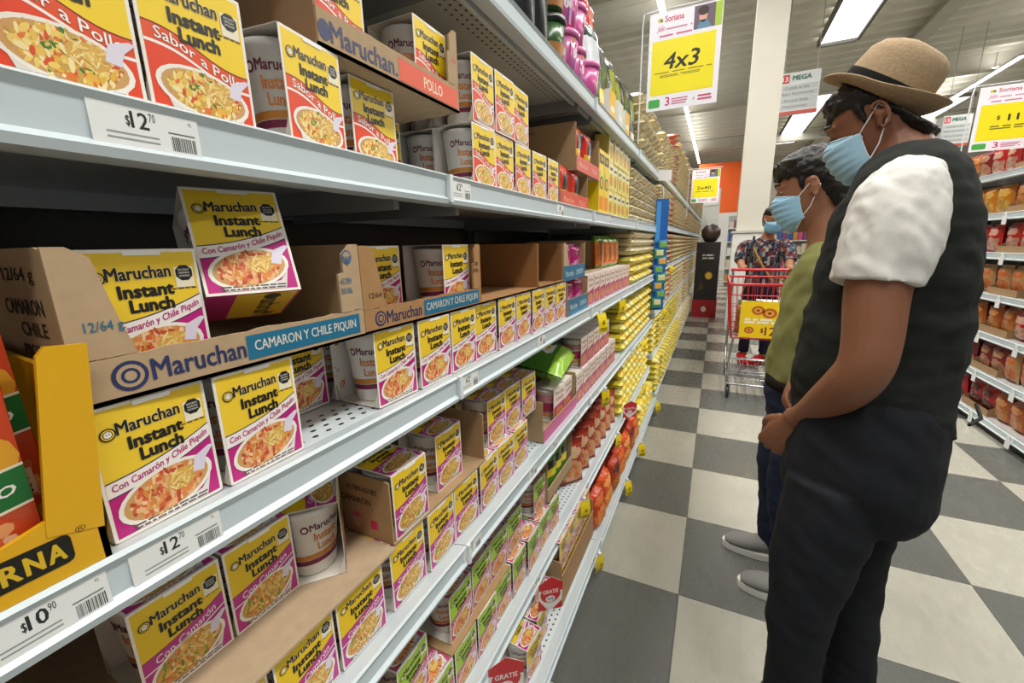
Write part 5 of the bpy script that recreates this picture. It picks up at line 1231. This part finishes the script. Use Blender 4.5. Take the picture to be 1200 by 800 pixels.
# ---------------------------------------------------------------- man with the hat
SK = '#80533a'
def man_hat():
    P = empty('person', 'man in straw hat, white shirt and black vest, standing nearest', 'person', (.34, 1.13, 0))
    inv = Matrix.Translation((-.34, -1.13, 0))
    fy = math.atan2(.40, -.92)            # facing the left shelves, turned a little away
    fd = Vector((math.cos(fy), math.sin(fy), 0)); sd = Vector((-fd.y, fd.x, 0))   # sd: his left, towards the camera
    if sd.y > 0: sd = -sd
    # head
    HT = Matrix.Translation((.372, 1.375, 1.462)) @ Matrix.Rotation(fy, 4, 'Z') @ Matrix.Rotation(.36, 4, 'Y')
    HT = inv @ HT
    b = MB(); put_head(b, HT, SK)
    nk = lambda x, y, z, r1, r2=None: (x-.34, y-1.13, z, r1, r2 or r1)
    limb(b, [nk(.365,1.375,1.55,.050), nk(.378,1.355,1.49,.058), nk(.388,1.32,1.43,.064,.068), nk(.385,1.28,1.36,.075,.09)], SK, 4, 18, (0,1,0))
    # near arm
    limb(b, [nk(.320,1.10,1.375,.055), nk(.298,1.055,1.30,.056), nk(.284,1.03,1.20,.051,.052), nk(.283,1.01,1.11,.046,.048), nk(.278,1.003,1.055,.043,.046), nk(.264,1.02,1.01,.042,.046), nk(.244,1.07,.955,.037,.040), nk(.226,1.12,.905,.030,.033), nk(.210,1.14,.882,.024,.029), nk(.201,1.148,.868,.020,.028)], SK, 5, 18, (0,1,0))
    hx = Vector((-.34, .30, -.86)).normalized(); hz = Vector((-.50, -.85, .05)); hz = (hz-hx*hz.dot(hx)).normalized(); hy = hz.cross(hx)
    HM = inv @ (Matrix.Translation((.200, 1.150, .868)) @ Matrix((hx, hy, hz)).transposed().to_4x4())
    hand(b, HM, SK, .85, 1.06, -1)
    # far arm, mostly hidden
    limb(b, [nk(.41,1.37,1.35,.052), nk(.40,1.41,1.28,.050), nk(.385,1.425,1.16,.047), nk(.36,1.42,1.07,.043), nk(.30,1.40,1.0,.038), nk(.25,1.37,.94,.028), nk(.232,1.36,.925,.022)], SK, 4, 14, (0,1,0))
    hx = Vector((-.35, -.55, -.75)).normalized(); hz = Vector((-.8, .3, .2)); hz = (hz-hx*hz.dot(hx)).normalized(); hy = hz.cross(hx)
    hand(b, inv @ (Matrix.Translation((.232, 1.36, .925)) @ Matrix((hx, hy, hz)).transposed().to_4x4()), SK, .8, .9, 1)
    # covered torso and legs keep the figure in one piece
    limb(b, [nk(.372,1.25,1.38,.09,.13), nk(.365,1.24,1.2,.11,.145), nk(.355,1.21,1.0,.12,.145), nk(.335,1.16,.80,.12,.14), nk(.33,1.14,.70,.10,.12)], SK, 4, 20, fd)
    for (x0, y0, x1, y1) in ((.275,1.06,.252,1.00), (.385,1.20,.385,1.12)):
        limb(b, [nk(x0,y0,.74,.055), nk((x0+x1)/2-.014,(y0+y1)/2-.01,.45,.034), nk(x1-.004,y1,.25,.032), nk(x1,y1,.08,.030), nk(x1+fd.x*.03,y1+fd.y*.03,.045,.03)], SK, 4, 14, fd)
    body = remeshed(b, 'body', 'skin', P, .0034, 2, None, SK)
    eyes(HT, P); mask_mesh(HT, P); hair = folder_hair(HT, P, '#14100e')
    # hat
    hb = HT @ Matrix.Translation((-.006, 0, .178)) @ Matrix.Rotation(-.98, 4, 'Y') @ Matrix.Scale(.95, 4)
    tuck_under_hat(body, hb); tuck_under_hat(hair, hb)
    hat = empty('hat', '', '', (0,0,0)); 
    for k in ('label','category'): del hat[k]
    hat.parent = P
    n = 48; ca, cb = .098, .083
    cr = MB(); R = []
    for (z, s, pinch) in ((0,1.03,0),(.02,1.02,0),(.05,.985,0),(.08,.94,.0),(.098,.88,.003),(.110,.78,.008),(.117,.62,.014),(.115,.42,.016),(.107,.2,.014),(.104,.02,.012)):
        ring = []
        for k in range(n):
            t = 2*PI*k/n; x = ca*s*math.cos(t); y = cb*s*math.sin(t)
            fr = max(0, math.cos(t)); y *= 1-pinch*12*fr*.35
            ring.append(hb @ Vector((x-.004, y, z+.004*math.cos(t)-.010*fr*(z > .09))))
        R.append(ring)
    cr.rings(R, '#a08a6c', True); cr.build('hat_crown', 'straw', hat)
    bd = MB(); R = []
    for z, s in ((.001,1.045),(.003,1.052),(.034,1.036),(.036,1.026)):
        R.append([hb @ Vector((ca*s*math.cos(2*PI*k/n)-.004, cb*s*math.sin(2*PI*k/n), z)) for k in range(n)])
    bd.rings(R, '#191918', False); bd.build('hat_band', 'cloth', hat)
    br = MB(); R = []
    for q, dz in ((1.0,0),(1.13,0),(1.27,.0),(1.42,.002),(1.43,-.001),(1.27,-.004),(1.13,-.004),(1.0,-.003)):
        ring = []
        for k in range(n):
            t = 2*PI*k/n; c, s = math.cos(t), math.sin(t); ex = (q-1)
            up = (-.012*max(0, c)**2+.046*max(0, -c)**1.5+.016*abs(s)**2)*(ex/.42)**1.3
            ring.append(hb @ Vector((ca*(1+ex*1.0)*c-.004, cb*(1+ex*1.05)*s, up+dz)))
        R.append(ring)
    br.rings(R, '#9f8868', False); br.build('hat_brim', 'straw', hat)
    # tee: near sleeve, far sleeve and neck
    t = MB()
    limb(t, [nk(.355,1.17,1.385,.045,.05), nk(.330,1.125,1.395,.058,.060), nk(.308,1.085,1.365,.070,.074), nk(.296,1.055,1.30,.072,.076), nk(.286,1.045,1.245,.070,.074), nk(.282,1.04,1.212,.070,.074)], '#dddcd6', 5, 20, (0,1,0))
    limb(t, [nk(.40,1.32,1.36,.05), nk(.41,1.385,1.345,.062), nk(.40,1.41,1.27,.066), nk(.39,1.42,1.23,.066)], '#dddcd6', 4, 16, (0,1,0))
    limb(t, [nk(.375,1.25,1.40,.07,.10), nk(.37,1.24,1.35,.09,.145), nk(.365,1.24,1.30,.11,.155), nk(.36,1.23,1.15,.11,.15)], '#dddcd6', 4, 20, fd)
    remeshed(t, 'white_shirt', 'cloth', P, .0048, 2, lambda p: ffold(15, .008, (1.2,1.2,.8))(p+Vector((.5*p.z,0,0)))+ffold(34, .0018, (1.6,1.6,.6))(p), '#cbc9c2')
    hm = MB(); 
    # vest
    v = MB()
    prof = [(.850,.360,1.170,.136,.165),(.90,.352,1.185,.146,.170),(.96,.344,1.20,.149,.174),(1.06,.350,1.215,.150,.176),(1.16,.360,1.225,.144,.178),(1.257,.362,1.235,.138,.180),(1.33,.368,1.245,.126,.178),(1.385,.372,1.255,.110,.162),(1.43,.376,1.27,.090,.128),(1.465,.378,1.285,.068,.085)]
    limb(v, [nk(x, y, z, a, b_) for z, x, y, a, b_ in prof], '#22241f', 5, 36, fd)
    # cut by the arm opening is hidden under the sleeve
    remeshed(v, 'black_vest', 'cloth', P, .0055, 2, lambda p: ffold(9, .008, (1,1,1.6))(p)+ffold(24, .0015, (.6,.6,2))(p), '#20221f')
    bk = MB(); 
    bk.tube([inv @ Vector(p) for p in ((.515,1.16,.955),(.500,1.10,.945),(.470,1.065,.940))], .0035, '#2c2e2a', 6); bk.build('vest_strap', 'cloth', P)
    # trousers
    tr = MB()
    limb(tr, [nk(.350,1.175,.93,.130,.150), nk(.343,1.155,.87,.136,.160), nk(.335,1.14,.79,.143,.165), nk(.328,1.13,.73,.142,.158), nk(.322,1.12,.67,.118,.13)], '#15171b', 4, 30, fd)
    limb(tr, [nk(.278,1.065,.76,.092,.092), nk(.262,1.045,.66,.090,.088), nk(.245,1.02,.54,.076,.078), nk(.236,1.005,.44,.062,.066), nk(.242,1.00,.32,.056,.062), nk(.248,1.00,.18,.056,.062), nk(.252,1.00,.06,.060,.064)], '#15171b', 5, 22, fd)
    limb(tr, [nk(.372,1.19,.76,.095,.095), nk(.362,1.175,.66,.082,.086), nk(.362,1.155,.54,.068,.074), nk(.366,1.14,.44,.060,.066), nk(.376,1.13,.32,.056,.062), nk(.383,1.12,.18,.056,.062), nk(.388,1.12,.06,.060,.064)], '#15171b', 5, 22, fd)
    remeshed(tr, 'dark_jeans', 'denim', P, .006, 2, lambda p: ffold(10, .0055, (1,1,1.5))(p+Vector((0,0,.6*p.x))), '#17191d')
    m = MB(); m.tube([inv @ Vector((.225,1.035,.79)), inv @ Vector((.222,1.032,.79))], .006, '#9a9c9e', 8); m.build('rivet', 'metal', P)
    for (x, y) in ((.285,.985),(.405,1.11)): shoe(P, inv @ Vector((x, y, 0)), fd, '#1b1b1c', '#3a3a3a')
    return P
def shoe(P, at, fd, up, sole):
    s = Vector((-fd.y, fd.x, 0)); R = []; R2 = []
    for (x, w_, h) in ((-.075,.022,.05),(-.065,.036,.075),(-.02,.040,.085),(.04,.040,.075),(.09,.046,.055),(.14,.046,.045),(.175,.036,.038),(.195,.018,.025)):
        R.append([at+fd*x+s*(w_*math.cos(2*PI*k/16))+Vector((0,0,.020+max(0, h*.5+h*.5*math.sin(2*PI*k/16)))) for k in range(16)])
    m = MB(); m.rings(R, up); o = m.build('shoe', 'cloth', P)
    n = 24; pts = []
    for k in range(n):
        t = 2*PI*k/n; c = math.cos(t); x = .060+.145*c; w_ = .050*(abs(math.sin(t))**.8)*(1 if c > 0 else .85); pts.append(at+fd*x+s*(math.copysign(w_, math.sin(t))))
    m = MB(); m.rings([[p+Vector((0,0,.002)) for p in pts], [p*1+Vector((0,0,.028)) for p in pts]], sole); m.build('sole', 'plastic', o)
    l = MB()
    for q in (.045, .065, .085): l.tube([at+fd*q+s*(-.024)+Vector((0,0,.085-q*.35)), at+fd*(q+.005)+Vector((0,0,.108-q*.4)), at+fd*q+s*.024+Vector((0,0,.085-q*.35))], .0025, '#d8d8d4', 5)
    l.build('laces', 'cloth', o)
man_hat()
# ---------------------------------------------------------------- man in green shirt
SK2 = '#97684e'
def man_green():
    P = empty('person', 'man in olive green T-shirt and jeans behind the man in the hat', 'person', (.34, 1.75, 0)); inv = Matrix.Translation((-.34, -1.75, 0))
    nk = lambda x, y, z, r1, r2=None: (x-.34, y-1.75, z, r1, r2 or r1)
    fy = math.atan2(.22, -.97); fd = Vector((math.cos(fy), math.sin(fy), 0))
    HT = inv @ Matrix.Translation((.298, 1.79, 1.352)) @ Matrix.Rotation(fy, 4, 'Z') @ Matrix.Rotation(.22, 4, 'Y')
    b = MB(); put_head(b, HT, SK2)
    limb(b, [nk(.305,1.79,1.42,.052), nk(.325,1.785,1.35,.056), nk(.345,1.775,1.28,.064,.07), nk(.35,1.76,1.2,.09,.1)], SK2, 4, 18, (0,1,0))
    limb(b, [nk(.36,1.60,1.22,.05), nk(.375,1.585,1.10,.046), nk(.39,1.58,.98,.040), nk(.37,1.58,.88,.034), nk(.36,1.58,.80,.026), nk(.355,1.58,.78,.022)], SK2, 4, 14, (0,1,0))
    hx = Vector((-.3,.1,-.95)).normalized(); hz = Vector((-.9,-.2,.3)); hz = (hz-hx*hz.dot(hx)).normalized()
    hand(b, inv @ (Matrix.Translation((.355,1.58,.78)) @ Matrix((hx, hz.cross(hx), hz)).transposed().to_4x4()), SK2, .5, .9, 1)
    limb(b, [nk(.36,1.93,1.22,.05), nk(.37,1.97,1.10,.046), nk(.37,1.98,.98,.040), nk(.32,1.96,.90,.034), nk(.27,1.94,.84,.026)], SK2, 4, 14, (0,1,0))
    hx = Vector((-.5,-.2,-.85)).normalized(); hz = Vector((-.9,.2,.3)); hz = (hz-hx*hz.dot(hx)).normalized()
    hand(b, inv @ (Matrix.Translation((.265,1.938,.835)) @ Matrix((hx, hz.cross(hx), hz)).transposed().to_4x4()), SK2, .5, .9, 1)
    limb(b, [nk(.35,1.76,1.2,.09,.14), nk(.35,1.75,.95,.10,.13), nk(.34,1.75,.75,.10,.13)], SK2, 4, 18, fd)
    for (y, x) in ((1.66,.355),(1.84,.30)): limb(b, [nk(.345,y,.72,.07), nk(x-.01,y,.42,.05), nk(x,y,.2,.042), nk(x,y,.07,.034)], SK2, 4, 14, fd)
    remeshed(b, 'body', 'skin', P, .006, 3, None, SK2)
    eyes(HT, P); mask_mesh(HT, P, '#9ac8e2'); folder_hair(HT, P, '#1a1512', curly=1)
    t = MB()
    limb(t, [nk(.345,1.75,.82,.145,.165), nk(.343,1.75,.90,.143,.165), nk(.342,1.75,1.0,.133,.165), nk(.345,1.755,1.1,.124,.168), nk(.350,1.76,1.19,.108,.165), nk(.350,1.765,1.25,.086,.13), nk(.347,1.77,1.285,.064,.08)], '#7e7f52', 5, 32, fd)
    for s in (-1, 1): limb(t, [nk(.355,1.76+s*.10,1.22,.06), nk(.36,1.76+s*.17,1.19,.068), nk(.368,1.76+s*.20,1.12,.066), nk(.372,1.76+s*.21,1.07,.064)], '#7e7f52', 4, 18, (1,0,0))
    remeshed(t, 'green_shirt', 'cloth', P, .0065, 2, ffold(11, .010, (1.2,1.2,1)), '#80814f')
    bl = MB(); R = []
    for z, o_ in ((.785,.002),(.787,.006),(.817,.006),(.819,.002)): R.append([inv @ (Vector((.345,1.75,z))+fd*((.140+o_)*math.cos(2*PI*k/32))+Vector((-fd.y,fd.x,0))*((.162+o_)*math.sin(2*PI*k/32))) for k in range(32)])
    bl.rings(R, '#1c1714', False); bl.build('belt', 'cloth', P)
    tr = MB()
    limb(tr, [nk(.345,1.75,.82,.138,.160), nk(.343,1.75,.75,.142,.165), nk(.340,1.75,.66,.125,.15)], '#26314a', 4, 28, fd)
    for (y, x, c) in ((1.665,.350,0),(1.84,.300,1)):
        limb(tr, [nk(.335,y,.72,.095,.085), nk(.300 if c else .315,y,.56,.080,.078), nk(.282 if c else .30,y,.42,.066,.068), nk(.295 if c else .315,y,.28,.060,.062), nk(x,y,.15,.058,.060), nk(x+.01,y,.05,.058,.060)], '#26314a', 5, 20, fd)
    remeshed(tr, 'blue_jeans', 'denim', P, .0065, 2, ffold(11, .006, (1,1,1.5)), '#1c2538')
    fs = Vector((-1, .04, 0)).normalized()
    for (x, y) in ((.325,1.825),(.375,1.60)): shoe(P, inv @ Vector((x, y, 0)), fs, '#7b7a76', '#dddbd4')
man_green()
# ---------------------------------------------------------------- shopper behind the trolley
def shopper():
    P = empty('person', 'shopper in patterned top and red shoes leaning on the red trolley', 'person', (.44, 5.02, 0)); X0, Y0 = .44, 5.02
    inv = Matrix.Translation((-X0, -Y0, 0)); nk = lambda x, y, z, r1, r2=None: (x, y, z, r1, r2 or r1)
    fy = -1.35; fd = Vector((math.cos(fy), math.sin(fy), 0)); s_ = Vector((1,0,0))
    HT = Matrix.Translation((.03, -.02, 1.39)) @ Matrix.Rotation(fy, 4, 'Z') @ Matrix.Rotation(.35, 4, 'Y')
    sk = '#9a6a4e'; b = MB(); put_head(b, HT, sk)
    limb(b, [nk(.02,.0,1.44,.048), nk(.02,.02,1.36,.05), nk(.01,.04,1.28,.07), nk(0,.05,1.0,.08,.1), nk(0,.04,.85,.08,.1)], sk, 4, 16, (1,0,0))
    for sx in (-1, 1):
        hxw = .20*sx
        limb(b, [nk(.01+hxw*.85,.02,1.27,.045), nk(hxw*1.05,-.06,1.13,.040), nk(hxw*1.0,-.16,1.04,.035), nk(hxw*.95,-.27,1.045,.024), nk(hxw*.95,-.29,1.05,.02)], sk, 4, 12, (0,0,1))
        hx = Vector((0,-1,.0)); hz = Vector((0,0,1)); hand(b, Matrix.Translation((hxw*.95,-.215,1.055)) @ Matrix((hx, hz.cross(hx), hz)).transposed().to_4x4(), sk, 1.1, .85, sx)
        limb(b, [nk(.09*sx,.04,.85,.08), nk(.09*sx,.02,.45,.05), nk(.09*sx,.06,.08,.034)], sk, 4, 12, (0,1,0))
    remeshed(b, 'body', 'skin', P, .008, 2, None, sk)
    hair = hair_cap(HT, P, '#17110f', [(.02,-.04,-.10,.06),(.06,-.02,-.11,.075),(.10,0,-.115,.082),(.14,.02,-.118,.085),(.165,.085,-.115,.085),(.20,.085,-.10,.08),(.235,.04,-.06,.05)], 0, 0); remeshed(hair, 'hair', 'hair', P, .008, 2, ffold(50, .004), '#17110f')
    eyes(HT, P); mask_mesh(HT, P, '#7fb6d4')
    t = MB()
    limb(t, [nk(0,.04,.80,.115,.16), nk(0,.045,.95,.115,.155), nk(.0,.045,1.12,.115,.17), nk(.01,.035,1.24,.09,.165), nk(.015,.02,1.31,.06,.08)], '#3', 4, 28, (0,1,0)) if False else limb(t, [nk(0,.04,.80,.115,.16), nk(0,.045,.95,.115,.155), nk(.0,.045,1.12,.115,.17), nk(.01,.035,1.24,.09,.165), nk(.015,.02,1.31,.06,.08)], '#333333', 4, 28, (0,1,0))
    for sx in (-1, 1): limb(t, [nk(.12*sx,.03,1.25,.06), nk(.19*sx,.01,1.23,.062), nk(.215*sx,-.05,1.14,.06), nk(.215*sx,-.09,1.09,.058)], '#333333', 4, 16, (0,0,1))
    pal = [hexc(c) for c in ('#22252c','#5a2a32','#44566c','#8d8278','#2a2228','#6e3a34','#2e3444','#9a948a')]
    def pat(p, c):
        v = noise.cell(p*22); q = noise.cell(Vector((p.x*40+9, p.y*40, p.z*14))); return pal[int(abs(v)*97+abs(q)*31) % 8]
    remeshed(t, 'patterned_top', 'cloth', P, .008, 2, ffold(12, .006), '#555555', pat)
    tr = MB(); limb(tr, [nk(0,.04,.86,.12,.16), nk(0,.04,.78,.12,.165), nk(0,.04,.70,.10,.14)], '#1d2030', 4, 20, (0,1,0))
    for sx in (-1, 1): limb(tr, [nk(.085*sx,.04,.76,.085), nk(.09*sx,.03,.5,.068), nk(.095*sx,.04,.3,.056), nk(.095*sx,.06,.12,.05)], '#1d2030', 4, 16, (0,1,0))
    remeshed(tr, 'dark_trousers', 'denim', P, .009, 2, ffold(13, .006), '#1e2030')
    for sx in (-1, 1): shoe(P, Vector((.09*sx-.02, .06, 0)), Vector((-.45*sx-.3, -1, 0)).normalized(), '#b0161c', '#a8141a')
    st = MB(); st.tube([(-.10,.10,1.28),(-.11,-.02,1.33),(-.12,-.10,1.24),(-.13,-.12,1.10)], .012, '#2a2d33', 8); st.tube([(-.12,-.10,1.24),(-.02,-.13,1.05),(.08,-.10,.9)], .009, '#a8863a', 8); st.build('bag_strap', 'cloth', P)
shopper()
for o in list(bpy.data.objects):
    o.select_set(False)
